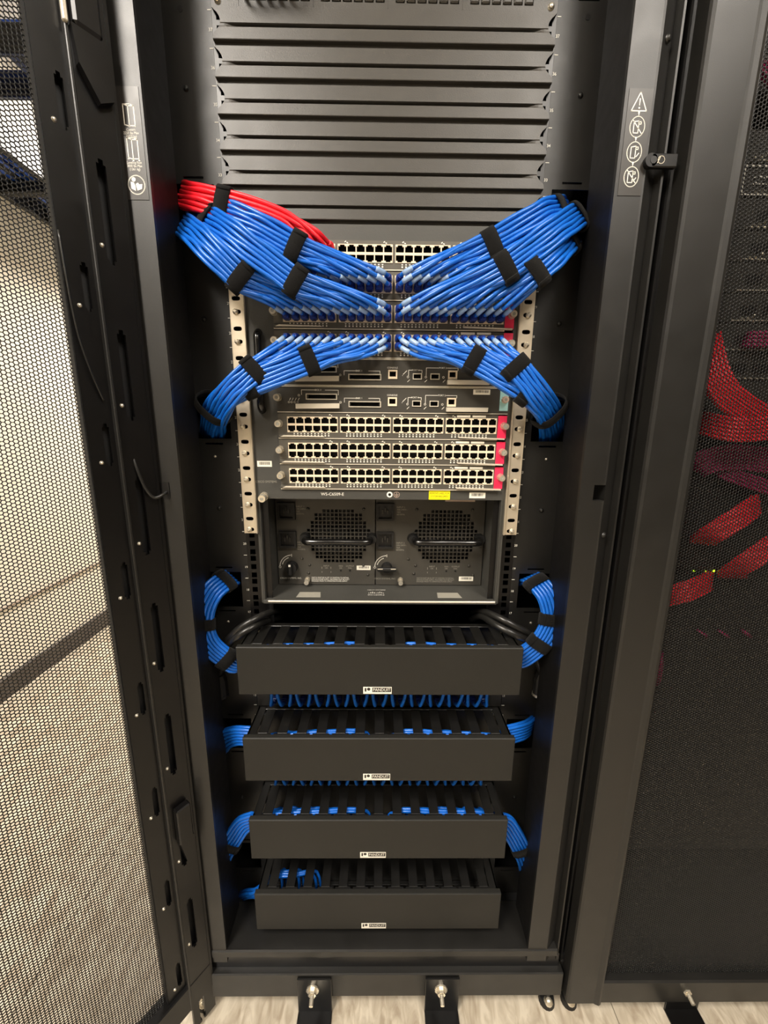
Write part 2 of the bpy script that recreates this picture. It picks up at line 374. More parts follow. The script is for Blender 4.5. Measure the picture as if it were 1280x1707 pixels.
# printed stickers on the posts
st = MB().box(-.3305, -.3025, -.1056, -.105, 1.449, 1.571).build('sticker', 'sticker_grey', posts[-1], label='grey sticker with rack pictograms and load limits')
def rackicon(cx, cz, w_, h_, feet):
    x0, x1, xm = cx-w_/2, cx+w_/2, cx-w_*.05
    sg = [(x0, cz+h_*.5, x0, cz-h_*.42), (xm, cz+h_*.42, xm, cz-h_*.5), (x1, cz+h_*.42, x1, cz-h_*.5), (x0, cz+h_*.5, xm, cz+h_*.42), (xm, cz+h_*.42, x1, cz+h_*.42), (x0, cz+h_*.5, x1-w_*.35, cz+h_*.5), (x1-w_*.35, cz+h_*.5, x1, cz+h_*.42), (x0, cz-h_*.4, xm, cz-h_*.47), (xm, cz-h_*.45, x1, cz-h_*.45)]
    if feet: sg += [(x0-.0008, cz-h_*.45, x0+.0008, cz-h_*.45), (xm-.0008, cz-h_*.54, xm+.0008, cz-h_*.54), (x1-.0008, cz-h_*.54, x1+.0008, cz-h_*.54)]
    return sg
strokes(rackicon(-.317, 1.5405, .013, .024, False)+rackicon(-.3165, 1.505, .013, .024, True), .0011, -.1058, 'pictogram', 'print_white', st)
for k, s_ in enumerate(('Casters', '2250 lbs Max', '(1020 kg)')): text(s_, (-.3165, -.1058, 1.5255-.0036*k), .0042, 'print_white', st, sx=.85)
for k, s_ in enumerate(('Leveling Feet', '3000 lbs Max', '(1361 kg)')): text(s_, (-.3165, -.1058, 1.490-.0036*k), .0042, 'print_white', st, sx=.85)
strokes(arc(-.3165, 1.4655, .0105, .0105, 0, 360, 28), .0014, -.1058, 'pictogram', 'print_white', st)
b = MB().cyl((-.3195, -.106, 1.4715), (-.3195, -.1057, 1.4715), .0026, None, 12)
b.prism([(-.3235, 1.469), (-.3195, 1.4682), (-.318, 1.464), (-.318, 1.4585), (-.3235, 1.4615)], -.106, -.1057, 'y')
b.prism([(-.3175, 1.4665), (-.3145, 1.468), (-.313, 1.466), (-.309, 1.4665), (-.310, 1.461), (-.316, 1.459)], -.106, -.1057, 'y'); b.build('pictogram', 'print_white', st)
st = MB().box(.3035, .3335, -.1056, -.105, 1.462, 1.578).build('sticker', 'sticker_grey', posts[1], label='clear sticker with a warning triangle and three rack pictograms')
sg = [(.318, 1.574, .3085, 1.5545), (.3085, 1.5545, .3275, 1.5545), (.3275, 1.5545, .318, 1.574)]
def carts(cx, cz, cross, extra):
    s_ = arc(cx, cz, .0093, .0112, 0, 360, 28)
    s_ += [(cx-.0045, cz-.0065, cx-.0045, cz+.0055), (cx-.0045, cz+.0055, cx+.0015, cz+.0065), (cx+.0015, cz+.0065, cx+.0015, cz-.0065), (cx-.0045, cz-.0065, cx+.0015, cz-.0065), (cx+.0015, cz+.0055, cx+.0045, cz+.0055), (cx+.0045, cz+.0055, cx+.0045, cz+.003), (cx+.0045, cz+.003, cx+.0015, cz+.003)]
    if extra: s_ += [(cx+.003, cz-.005, cx+.006, cz-.001)]
    if cross: s_ += [(cx-.0062, cz+.0075, cx+.0065, cz-.0075)]*1
    return s_
strokes(sg, .0012, -.1058, 'pictogram', 'print_white', st)
MB().prism([(.3172, 1.5675), (.3188, 1.5675), (.3184, 1.56), (.3176, 1.56)], -.106, -.1057, 'y').cyl((.318, -.106, 1.5575), (.318, -.1057, 1.5575), .0011).build('pictogram', 'print_white', st)
for k, (cr_, ex) in enumerate(((True, False), (False, True), (True, True))):
    strokes(carts(.3185, 1.5375-.0272*k, cr_, ex), .0011, -.1058, 'pictogram', 'print_white', st)
    MB().prism([(.3172, 1.5535-.0272*k), (.3198, 1.5535-.0272*k), (.3185, 1.5487-.0272*k)], -.106, -.1057, 'y').build('pictogram', 'print_white', st)
# latch keeper tab on the right post
lt = MB().box(.3385, .372, -.112, -.1055, 1.491, 1.5065, .0012).cyl((.3385, -.112, 1.49875), (.3385, -.1055, 1.49875), .0077, None, 18).build('latch_tab', 'rack_gloss', cab)
MB().cyl((.341, -.1124, 1.49875), (.341, -.112, 1.49875), .0042).build('hole', 'port_dark', lt)
strokes(arc(.3505, 1.49875, .0042, .0042, 0, 360, 16)+[(.346, 1.4955, .3495, 1.503)], .0008, -.1124, 'ring', 'zinc', lt)
# ---------------------------------------------------------------- open left door
AD = math.radians(36); SD = np.array([-math.sin(AD), -math.cos(AD)]); ND = np.array([-SD[1], SD[0]]); HD = np.array([-.3284, -.1090])
def D(u, n, z): return np.stack([HD[0]+SD[0]*u+ND[0]*n, HD[1]+SD[1]*u+ND[1]*n, np.broadcast_to(z, np.shape(u))], -1)
def dmap(b):    # a builder drawn in door space (x = distance from hinge, y = -outward normal, z) moved into the world
    V = np.array(b.v); b.v = [tuple(q) for q in D(V[:, 0], -V[:, 1], V[:, 2])]; return b
door = dmap(MB().box(0, .004, -.001, .02, .07, 1.96)).build('door', 'rack_gloss', cab, label='perforated cabinet door swung open to the left')
def slotted(x0, x1, cx, hw, zsl, hl, y0, y1, name):
    xs = lines(x0, cx-hw, cx-hw*.5, cx+hw*.5, cx+hw, x1); zz = [.07, 1.96]
    for c in zsl: zz += [c-hl, c-hl+hw, c+hl-hw, c+hl]
    zs = lines(*zz)
    def h(i, j):
        xm = (xs[i]+xs[i+1])/2; zm = (zs[j]+zs[j+1])/2
        for c in zsl:
            if abs(zm-c) < hl-hw and abs(xm-cx) < hw: return True
            if abs(zm-c) < hl and abs(xm-cx) < hw*.5: return True
        return False
    b = MB().sheet(xs, zs, h, y0, y1); return dmap(b).build(name, 'rack_gloss', door)
SLR = [1.4215+.193*k for k in range(-7, 3)]; SLL = [1.331+.193*k for k in range(-6, 4)]
slotted(.001, .0440, .0266, .0052, SLR, .058, 0, .006, 'slotted_channel')
slotted(.0472, .0792, .0572, .0042, SLL, .028, .006, .011, 'slotted_channel')
dmap(MB().box(.0435, .0474, -.0022, .02, .07, 1.96, .0009)).build('channel_rib', 'rack_black', door)
dmap(MB().box(.001, .0790, .018, .021, .07, 1.96)).build('frame_back', 'interior_black', door)
dmap(MB().box(.0765, .0803, .008, .021, .07, 1.96)).build('frame_edge', 'interior_black', door)
for z0, z1 in ((.07, .13), (1.9, 1.96)):
    dmap(MB().box(.0, .70, -.001, .03, z0, z1, .002)).build('frame_rail', 'rack_gloss', door)
dmap(MB().box(.63, .70, -.001, .03, .07, 1.96, .002)).build('frame_rail', 'rack_gloss', door)
hexmesh(.0785, .64, .12, 1.91, lambda u, n, z: D(u, n-.016, z), 'perforated_sheet', 'mesh_black', door, wall_to=.34, origin=(HD[0], HD[1], .12))
rv = None
for k, z in enumerate([.18+.193*i for i in range(10)]):
    for u in (.0362, .067):
        zz = z+(.045 if u < .05 else -.03)
        b = dmap(MB().dome((u, 0 if u < .05 else .006, zz), (0, -1, 0), .0028, .0026)); b.build('rivet', 'zinc', door, smooth=True)
# latch housing near the top, wire and rod guide
b = MB().box(.012, .041, -.012, 0, 1.60, 1.9, .003); dmap(b).build('latch_housing', 'rack_gloss', door)
b = MB().prism([(.012, 1.60), (.043, 1.60), (.04, 1.565), (.022, 1.535), (.006, 1.545), (.006, 1.60)], -.009, 0, 'y'); dmap(b).build('latch_plate', 'rack_gloss', door)
b = MB().box(.044, .049, -.006, 0, 1.6, 1.9, .001); dmap(b).build('latch_strip', 'light_metal', door)
b = MB().box(.012, .036, -.014, 0, .46, .53, .002); dmap(b).build('rod_guide', 'rack_gloss', door)
b = MB().prism([(.010, .46), (.034, .46), (.026, .415), (.016, .415)], -.01, 0, 'y'); dmap(b).build('rod_guide_plate', 'rack_gloss', door)
b = MB().tube(catmull([(.0795, .002, 1.385), (.079, -.001, 1.33), (.075, -.001, 1.27), (.066, -.001, 1.225), (.056, .003, 1.195)], 6), .0013, 6)
dmap(b).build('ground_wire', 'cable_black', door, smooth=True)
b = MB().tube(catmull([(.03, .01, 1.14), (.028, -.002, 1.105), (.021, -.006, 1.075), (.012, -.008, 1.062), (.0, -.01, 1.065), (-.012, .0, 1.068)], 6), .0022, 8)
dmap(b).build('ground_wire', 'cable_black', door, smooth=True)
MB().box(-.3295, -.3155, -.1062, -.1055, 1.058, 1.082).build('opening', 'port_dark', posts[-1])
# ================================================================== neighbouring cabinet on the right
nb = thing('server_cabinet', 'closed black cabinet with a perforated door, red cables showing through', 'cabinet', (.75, .4, 0))
XN = .375
def dpoly(): return [(.3795, -.118), (.381, -.1215), (.385, -.123), (.434, -.123), (.437, -.1245), (.4425, -.1265), (.447, -.125), (.4495, -.122), (.456, -.1115), (.458, -.1118), (.459, -.108), (.459, -.095), (.3795, -.095)]
nd = MB().prism(dpoly(), .036, 1.97).build('door', 'rack_black', nb)
MB().prism([(2*.75-a, b) for a, b in dpoly()][::-1], .036, 1.97).build('door_stile', 'rack_black', nd)
for z0, z1, in ((.036, .094), (1.9, 1.97)):
    MB().box(.44, 1.06, -.123, -.095, z0, z1, .003).build('door_rail', 'rack_black', nd)
hexmesh(.4575, 1.045, .09, 1.905, lambda u, n, z: np.stack([u, -.109-n, z], -1), 'perforated_sheet', 'mesh_black', nd, wall_to=.82, origin=(.46, -.109, .09))
MB().box(.376, .379, -.09, .94, .1, 1.98).build('side_panel', 'interior_black', nb)
MB().box(1.12, 1.124, -.09, .94, .1, 1.98).build('side_panel', 'interior_black', nb)
MB().box(.379, 1.12, .93, .94, .1, 1.98).build('rear_door', 'interior_black', nb)
MB().box(.376, 1.124, -.094, .94, 1.972, 1.99).build('roof', 'rack_black', nb)
MB().box(.379, 1.12, -.09, .93, .09, .11).build('base_tray', 'interior_black', nb)
MB().box(.376, 1.124, -.093, -.07, .036, .098, .002).build('sill', 'rack_black', nb)
MB().box(.43, .5065, 0, .0018, .11, 1.95).build('side_plate', 'rack_black', nb)
MB().box(.9935, 1.07, 0, .0018, .11, 1.95).build('side_plate', 'rack_black', nb)
MB().box(.5065, .531, 0, .002, .11, 1.95).build('rail', 'rack_black', nb)
MB().box(.969, .9935, 0, .002, .11, 1.95).build('rail', 'rack_black', nb)
MB().box(.3622, .3755, -.055, -.03, .11, 1.97).build('joining_strip', 'interior_black', nb)
b = MB().cyl((.398, -.1, 0), (.398, -.1, .012), .016, .014, 16).cyl((.398, -.1, .012), (.398, -.1, .045), .006, None, 10)
f = b.build('levelling_foot', 'rubber', nb); MB().dome((.398, -.107, .012), (0, -.3, 1), .009, .008).build('foot_cap', 'zinc', f, smooth=True)
# equipment behind the perforated door
DV = [(37, 2, 'topmost'), (34, 1, 'second'), (33, 1, 'third'), (32, 1, 'fourth'), (31, 1, 'fifth'), (30, 1, 'sixth'), (29, 1, 'seventh'), (28, 1, 'eighth'), (27, 1, 'ninth'), (26, 2, 'lowest')]
for k, (n, h, nm) in enumerate(DV):
    z0 = zU(n-h+1)+.0006; z1 = zU(n+1)-.0006
    t = thing('network_device', f'{nm} grey rack device seen through the neighbouring perforated door', 'device', (.75, .1, z0), 'rack devices behind the perforated door')
    MB().box(.511, .989, -.006, .35, z0, z1, .0008).build('body', 'device_grey', t)
    for x in (.5175, .9825):
        for dz in (.008, z1-z0-.008):
            MB().dome((x, -.006, z0+dz), (0, -1, 0), .0045, .004, 10).build('screw', 'zinc', t, smooth=True)
    MB().box(.56, .97, -.0075, -.006, z0+.003, z0+.0042).build('edge_strip', 'light_metal', t)
    b = MB(); rr = random.Random(k)
    for i in range(10):
        x = .575+.036*i; b.box(x, x+.026, -.0072, -.0058, z0+.012, z0+.026)
    b.build('port_row', 'port_dark', t)
    if k in (1, 2, 3, 4, 6):
        c = P((1247, 1253, 1248, 1243, 1232)[(1, 2, 3, 4, 6).index(k)], (385, 420, 470, 520, 612)[(1, 2, 3, 4, 6).index(k)], -.006)
        for a, bb in ((0, 0), (.008, .004), (.008, -.004), (-.01, -.001)):
            MB().dome((c[0]+a, -.006, min(max(c[2], z0+.007), z1-.007)+bb), (0, -1, 0), .0028, .003, 8).build('thumbscrew', 'zinc', t, smooth=True)
    if k == 0:
        q0 = P(1243, 276, -.0075); q1 = P(1243, 324, -.0075)
        strokes([(q0[0], q0[2], q0[0]+.12, q0[2]), (q0[0], q1[2], q0[0]+.12, q1[2]), (q0[0], q0[2], q0[0], q1[2])], .0022, -.0078, 'label_outline', 'print_white', t)
        zz = (q0[2]+q1[2])/2
        strokes([(q0[0]+.016+.0075*i, zz+.003+.0022*(i % 2), q0[0]+.02+.0075*i, zz+.0046) for i in range(6)]+[(q0[0]+.016+.0065*i, zz-.005, q0[0]+.020+.0065*i, zz-.0032-.001*(i % 3)) for i in range(7)], .0018, -.0078, 'label_print', 'print_white', t)
for k, (n, h) in enumerate(((24, 2), (22, 2), (20, 2), (18, 4), (14, 4), (10, 6))):
    z0 = zU(n-h+1)+.0006; z1 = zU(n+1)-.0006; nm = ('first', 'second', 'third', 'fourth', 'fifth', 'sixth')[k]
    t = thing('patch_panel', f'{nm} black panel below the grey devices behind the neighbouring perforated door', 'patch panel', (.75, 0, z0), 'black panels behind the perforated door')
    MB().box(.511, .989, -.003, .0, z0, z1, .0008).build('faceplate', 'interior_black', t)
    for i in range(12): MB().box(.545+.034*i, .568+.034*i, -.0045, -.0025, z0+.014, z0+.03, .001).build('port', 'port_dark', t)
# floor brackets
def bracket(xc, label):
    t = thing('floor_bracket', label, 'bracket', (xc, -.13, 0), 'seismic brackets bolted to the floor')
    MB().box(xc-.034, xc+.034, -.1165, -.1125, .002, .092, .001).build('upright', 'rack_gloss', t)
    MB().box(xc-.034, xc+.034, -.21, -.1125, 0, .005, .001).build('foot', 'rack_gloss', t)
    MB().cyl((xc-.003, -.1165, .066), (xc-.003, -.119, .066), .0125, None, 20).build('washer', 'zinc', t)
    MB().cyl((xc-.003, -.119, .066), (xc-.003, -.126, .066), .0078, None, 6).cyl((xc-.003, -.126, .066), (xc-.003, -.140, .064), .0042, .0038, 12).build('bolt', 'zinc', t)
    MB().cyl((xc, -.158, .005), (xc, -.158, .0075), .013, None, 20).build('washer', 'zinc', t)
    MB().cyl((xc, -.158, .0075), (xc, -.158, .016), .0085, None, 6).build('bolt', 'zinc', t)
bracket(-.126, 'black floor bracket with a bolt, leftmost under the open cabinet')
bracket(.13, 'black floor bracket with a bolt, second from the left under the open cabinet')
bracket(.622, 'black floor bracket at the foot of the closed neighbouring cabinet')
# ================================================================== blanking panels
def blank(n, label):
    z0 = zU(n); b = MB()
    prof = [(.995, .0, 0), (.988, -.0055, 0), (.972, -.0066, 0), (.57, -.0070, 0), (.558, -.0066, .001), (.55, -.0064, .0050), (.512, -.0064, .0050), (.472, -.0066, .0012), (.458, -.0068, 0), (.15, -.0074, 0), (.132, -.007, 0), (.125, -.002, 0), (.0, -.0015, 0), (.0, .0, 0)]
    xs = [0, .06, .12, .17, .2, .207, .214, .22, .2245, .2285, .2413]
    def tp(x): return max(0., min(1., (.222-abs(x))/.018))
    xx = [-x for x in xs[::-1]]+xs[1:]; nx = len(xx); V = []; F = []
    fine = []
    for a, c in zip(prof[:-1], prof[1:]):
        k = 6 if abs(a[0]-c[0]) > .3 else 1
        for i in range(k): fine.append(tuple(a[j]+(c[j]-a[j])*i/k for j in range(3)))
    fine.append(prof[-1])
    for (fz, y, dy) in fine:
        g = max(0., 1-((fz-.62)/.34)**2)
        for i, x in enumerate(xx):
            ex = x
            if i in (0, nx-1): ex = math.copysign(.2413-.0115*g, x)
            V.append((ex, y+dy*tp(x), z0+fz*UU))
    m = len(fine)
    for j in range(m-1):
        for i in range(nx-1): F.append((j*nx+i, (j+1)*nx+i, (j+1)*nx+i+1, j*nx+i+1))
    b.add(V, F); o = b.build('blanking_panel', 'blank_plastic'); tag(o, label, 'panel', 'ribbed blanking panels'); return o
BL = ['topmost ribbed grey blanking panel, just under the patch panel', 'second ribbed blanking panel from the top', 'third ribbed blanking panel from the top', 'fourth ribbed blanking panel from the top', 'fifth ribbed blanking panel from the top', 'lowest ribbed blanking panel, just above the switch chassis']
for k in range(6): blank(37-k, BL[k])
# ================================================================== top patch panel
t = thing('patch_panel', 'grey patch panel with capped ports at the top edge of the picture', 'patch panel', (0, 0, zU(38)))
z0 = zU(38)
xs = [-.2413, .2413]
for g in range(4):
    for i in range(6): xs += [-.193+.104*g+.0152*i, -.193+.104*g+.0152*i+.0125]
xs = lines(*xs); zs = lines(z0+.0005, z0+.0085, z0+.0205, z0+.0255, z0+.0375, z0+.0439)
MB().sheet(xs, zs, lambda i, j: j in (1, 3) and i % 2 == 1, -.004, 0).build('faceplate', 'blank_plastic', t)
cap = None
for g in range(4):
    MB().box(-.204+.104*g, -.2035+.104*g, -.0044, -.004, z0+.002, z0+.042).build('seam', 'print_dark', t)
    for i in range(6):
        for r in (0, 1):
            o = (-.193+.104*g+.0152*i+.00625, -.004, z0+.0145+.017*r)
            if cap is None: cap = MB().box(o[0]-.0058, o[0]+.0058, -.0065, .002, o[2]-.0055, o[2]+.0055, .0015).build('port_cap', 'blank_plastic', t, origin=o)
            else: share(cap, 'port_cap', t, o)
for s in (-1, 1): MB().dome((s*.2325, -.004, z0+.0075), (0, -1, 0), .0048, .0035).build('screw', 'zinc', t, smooth=True)
# ================================================================== switch chassis
ch = thing('network_switch', 'large grey modular switch chassis with nine card slots', 'network switch', (0, .1, zU(18)))
ZB, ZT = zU(18), zU(32)-.0006; S0 = 1.0579; SP = .0431; YC = -.010
b = MB().sheet(lines(-.2185, -.174, .2105, .2185), lines(1.041, S0, S0+9*SP, ZT), lambda i, j: i == 1 and j == 1, -.008, .3)
b.build('front_frame', 'chassis_grey', ch)
MB().box(-.2185, -.214, -.008, .4, ZB, 1.041).prism([(-.2145, -.008), (-.2145, .4), (-.2075, .4), (-.2075, .067), (-.2125, -.008)], ZB, 1.041).build('bay_side', 'chassis_grey', ch)
MB().box(.214, .2185, -.008, .4, ZB, 1.041).prism([(.2145, .4), (.2145, -.008), (.2115, -.008), (.2065, .067), (.2065, .4)], ZB, 1.041).build('bay_side', 'chassis_grey', ch)
bf = MB().prism([(-.012, ZB), (.4, ZB), (.4, ZB+.004), (.067, ZB+.004), (-.010, ZB+.006), (-.012, ZB+.005)], -.2145, .2145, 'x').build('bay_floor', 'chassis_grey', ch)
MB().box(-.206, .212, -.0135, -.0115, ZB+.0028, ZB+.0062, .0006).build('edge_highlight', 'light_metal', bf)  # highlight along the lip's front edge, painted as a pale strip
MB().box(-.2185, .2185, .39, .4, ZB, ZT).box(-.2185, .2185, .1, .4, 1.041, S0).build('rear_wall', 'interior_black', ch)
# rack ears with oval holes
def ovalcell(b, x0, x1, z0, z1, cx, cz, a, c, y0, y1, n=16):
    ov = []; re = []
    for i in range(n):
        g = 2*math.pi*(i+.5)/n; dx, dz = math.cos(g), math.sin(g)
        ov.append((cx+a*math.copysign(abs(dx)**.6, dx), cz+c*math.copysign(abs(dz)**.75, dz)))
        tx = ((x1 if dx > 0 else x0)-cx)/dx; tz = ((z1 if dz > 0 else z0)-cz)/dz; tt = min(tx, tz); re.append((cx+dx*tt, cz+dz*tt))
    # snap the corners
    for (X, Z) in ((x0, z0), (x0, z1), (x1, z0), (x1, z1)):
        k = min(range(n), key=lambda i: (re[i][0]-X)**2+(re[i][1]-Z)**2); re[k] = (X, Z)
    V = [(p[0], y0, p[1]) for p in re]+[(p[0], y0, p[1]) for p in ov]+[(p[0], y1, p[1]) for p in ov]
    F = []
    for i in range(n):
        j = (i+1) % n; F += [(i, n+i, n+j, j), (n+i, 2*n+i, 2*n+j, n+j)]
    b.add(V, F)
for s in (-1, 1):
    b = MB(); x0, x1 = sorted((s*.2185, s*.2413)); scr = []
    for n in range(21, 32):
        z0 = zU(n)
        for cz in (z0+.0262, z0+.0068):
            za, zb = (z0+.0155, z0+UU) if cz > z0+.02 else (z0, z0+.0155)
            ovalcell(b, x0, x1, za, zb, s*.2308, cz, .0066, .0034, -.011, -.009)
        scr.append((s*.2325, z0+.0068))
    b.box(x0, x0+.0006, -.0115, 0, zU(21), ZT).box(x1-.0006, x1, -.0115, 0, zU(21), ZT)
    ear = b.build('mounting_ear', 'silver', ch)
    MB().box(min(s*.2172, s*.219), max(s*.2172, s*.219), -.0155, -.009, zU(21), ZT, .0005).build('ear_fold', 'silver', ear)
    sc = None
    for (x, z) in scr:
        if sc is None:
            sc = MB().dome((x, -.011, z), (0, -1, 0), .0046, .0052, 14).box(x-.0035, x+.0035, -.0166, -.0161, z-.0005, z+.0005).build('screw', 'zinc', ear, smooth=False, origin=(x, -.011, z))
        else: share(sc, 'screw', ear, (x, -.011, z))
# flange details
for z0_, z1_ in ((1.262, 1.312), (1.19, 1.236)):
    MB().tube(catmull([(-.199, -.008, z0_), (-.199, -.016, z0_+.006), (-.199, -.017, (z0_+z1_)/2), (-.199, -.016, z1_-.006), (-.199, -.008, z1_)], 4), .0062, 10).build('handle', 'handle_gloss', ch, smooth=True)
barcode(ch, -.213, -.188, 1.0965, 1.1065, -.008, seed=3)
text('CISCO SYSTEMS', (-.199, -.0084, 1.0705), .0052, 'print_grey', ch)
for k, n in enumerate((9, 8, 7)): text(str(n), (-.1785, -.0084, S0+SP*(k+.55)), .006, 'print_grey', ch)
def thumb(x, y, z, parent, r=.0065, L=.014, m='zinc', up=0):
    b = MB().cyl((x, y, z), (x, y-L*.35, z-up*.3), r, r*.98, 16).cyl((x, y-L*.35, z-up*.3), (x, y-L*.5, z-up*.5), r*.72, None, 16).cyl((x, y-L*.5, z-up*.5), (x, y-L, z-up), r*.9, r*.84, 16)
    o = b.build('thumbscrew', m, parent)
    MB().cyl((x, y-L-.0002, z-up), (x, y-L+.0001, z-up), r*.42, None, 10).build('socket', 'print_grey', o); return o
thumb(-.2035, -.008, 1.0455, ch, .0075, .018, up=.002)
text('WS-C6509-E', (-.085, -.0084, 1.0495), .0075, 'print_white', ch)
MB().cyl((.0148, -.0085, 1.0497), (.0148, -.008, 1.0497), .0052, None, 18).build('ground_ring', 'print_white', ch)
MB().cyl((.0148, -.0088, 1.0497), (.0148, -.0084, 1.0497), .0026, None, 12).build('ground_hole', 'port_dark', ch)
strokes(arc(.027, 1.0497, .005, .005, 0, 360, 20)+[(.027, 1.0535, .027, 1.0495), (.0235, 1.0495, .0305, 1.0495), (.0247, 1.0478, .0293, 1.0478), (.026, 1.0462, .028, 1.0462)], .0007, -.0085, 'ground_symbol', 'label_pink', ch)
yl = MB().box(.0835, .1205, -.0085, -.008, 1.0415, 1.0583).build('label', 'label_yellow', ch, label='small yellow label with two lines of print')
text('REMOVE LABEL FOR', (.102, -.0087, 1.0525), .0038, 'print_dark', yl); text('SYSTEM RECORDS', (.102, -.0087, 1.0472), .0038, 'print_dark', yl)
barcode(ch, .1545, .1825, 1.0445, 1.0545, -.008, seed=5)
barcode(ch, .165, .2, 1.4505, 1.4585, -.008, seed=6)
pk = MB().box(.125, .183, .0655, .066, 1.0245, 1.0375).build('label', 'label_pink', ch)
strokes([(.142, 1.031, .151, 1.031), (.154, 1.031, .174, 1.031), (.129, 1.0345, .139, 1.0345)], .0024, .0652, 'print_line', 'print_dark', pk)
for x0 in (-.158, .108):
    q = MB().add([(x0, .002, ZB+.0061), (x0+.046, .002, ZB+.0061), (x0+.042, .028, ZB+.0055), (x0+.002, .028, ZB+.0055)], [(0, 1, 2, 3)]).build('label', 'print_grey', bf)
o = text('CISCO SYSTEMS', (-.008, .04, ZB+.0052), .005, 'print_white', bf); o.rotation_euler = (0, 0, 0)
b = MB()
for i, h in enumerate((.4, .8, 1, .7, .4, .7, 1, .8, .4)):
    x = -.022+.0035*i; b.add([(x-.0006, .022, ZB+.0059), (x+.0006, .022, ZB+.0059), (x+.0006, .022+.008*h, ZB+.0057), (x-.0006, .022+.008*h, ZB+.0057)], [(0, 1, 2, 3)])
b.build('bridge_logo', 'print_white', bf)
o = text('WS-C6509-E', (-.008, .014, ZB+.0062), .006, 'print_white', bf); o.rotation_euler = (0, 0, 0)
# ---------------------------------------------------------------- line cards
BX = [(-.1582, -.0737), (-.0697, .0150), (.0190, .1038), (.1078, .1935)]
PORT = {}
def port_center(g, c, upper, z0):
    a, b = BX[g]; return (a+(b-a)*(c+.5)/6, z0+.0112+(.0186 if upper else .0069))
def port_mesh(upper):
    w_, n_ = .0062, .0036; zb0, zb1 = (-.0040, .0040) if upper else (-.0040, .0040)
    nz0, nz1 = (.0040, .0060) if upper else (-.0060, -.0040)
    y0, y1 = 0, .012
    b = MB()
    # T-shaped pocket: back wall and side walls facing inwards
    pts = [(-w_, zb0), (w_, zb0), (w_, zb1), (n_, zb1), (n_, nz1), (-n_, nz1), (-n_, zb1), (-w_, zb1)] if upper else [(-w_, zb0), (-n_, zb0), (-n_, nz0), (n_, nz0), (n_, zb0), (w_, zb0), (w_, zb1), (-w_, zb1)]
    n = len(pts); V = [(x, y0, z) for x, z in pts]+[(x, y1, z) for x, z in pts]
    F = [(n+i, n+(i+1) % n, (i+1) % n, i) for i in range(n)]
    if upper: F += [(n+0, n+1, n+2, n+7), (n+3, n+4, n+5, n+6)]
    else: F += [(n+0, n+5, n+6, n+7), (n+1, n+2, n+3, n+4)]
    b.add(V, F); zc = -.0022 if upper else .0022
    return b
def card(slot, label, labels_right=True, dark=False):
    z0 = S0+SP*slot
    t = thing('line_card', label, 'line card', (0, YC, z0), 'forty-eight port line cards in the chassis')
    # faceplate with openings for the four port blocks
    xs = lines(-.1735, *[v for a in BX for v in a], .1955); zs = lines(z0+.0008, z0+.0112, z0+.0368, z0+SP-.0008)
    MB().sheet(xs, zs, lambda i, j: j == 1 and i in (1, 3, 5, 7), YC+.0, .05).build('faceplate', 'card_grey', t)
    MB().box(-.1735, .1955, YC-.0012, YC, z0+.0004, z0+.0018).build('edge_strip', 'light_metal', t)
    for g, (a, bb) in enumerate(BX):
        p = (bb-a)/6; xs = [a, bb]
        for c in range(6):
            m = a+p*(c+.5); xs += [m-.0062, m-.0036, m+.0036, m+.0062]
        xs = lines(*xs); zz = z0+.0112
        zs = lines(zz, zz+.0009, zz+.0029, zz+.0109, zz+.0146, zz+.0226, zz+.0246, zz+.0256)
        def h(i, j):
            k = (i-1) % 4
            if i == 0 or i == len(xs)-2 or k == 3: return False
            if j in (2, 4): return True
            return j in (1, 5) and k == 1
        pb = MB().sheet(xs, zs, h, YC-.001, YC+.002).build('port_block', 'port_beige', t)
        for c in range(6):
            for up in (0, 1):
                x, z = port_center(g, c, up, z0); o = (x, YC+.0005, z)
                if up not in PORT:
                    b = port_mesh(up); b.v = [(q[0]+o[0], q[1]+o[1], q[2]+o[2]) for q in b.v]; PORT[up] = b.build('port', 'port_dark', pb, origin=o)
                else: share(PORT[up], 'port', pb, o)
        b = MB()
        for i in range(11):
            x = a+.011+.0058*i
            if (g == 0 and x > a+.07): continue
            b.add([(x-.0015, YC-.0003, z0+.0098), (x+.0015, YC-.0003, z0+.0098), (x, YC-.0003, z0+.0075)], [(0, 2, 1)]).add([(x-.0011, YC-.0003, z0+.0068), (x-.0011, YC-.0003, z0+.0046), (x+.0011, YC-.0003, z0+.0046), (x+.0011, YC-.0003, z0+.0068)], [(0, 1, 2, 3)])
        b.build('port_numbers', 'print_white', t)
        for x in (a+.013, bb-.012):
            if (g, x > a+.03) in ((0, False), (3, True)): continue
            strokes([(x-.002, z0+.0398, x-.0005, z0+.0408), (x+.001, z0+.039, x+.0025, z0+.0385)], .0014, YC-.0003, 'port_numbers', 'print_white', t)
    # ejector levers
    MB().prism([(-.170, z0+.0036), (-.164, z0+.0064), (-.098, z0+.0050), (-.096, z0+.0036)], YC-.0045, YC-.002, 'y').build('ejector_lever', 'light_metal', t)
    MB().prism([(.128, z0+.0062), (.130, z0+.0040), (.207, z0+.0015), (.207, z0+.0040)], YC-.006, YC-.002, 'y').build('ejector_lever', 'light_metal', t)
    MB().box(-.1735, -.160, YC-.003, YC, z0+.0025, z0+.008, .001).build('lever_pivot', 'card_grey', t)
    MB().box(.1955, .2102, YC-.001, YC+.004, z0+.004, z0+SP-.002).build('colour_tab', 'tab_red', t, label='bright pink-red end tab')
    thumb(.2055, YC-.001, z0+.0245, t, .0062, .013, up=.001)
    thumb(-.1715, YC, z0+.0255, t, .0064, .013, up=.001)
    if labels_right:
        for x0 in (.126, .152): MB().box(x0, x0+.0225, YC-.0006, YC-.0001, z0+.0381, z0+.0415).build('label', 'label_white', t)
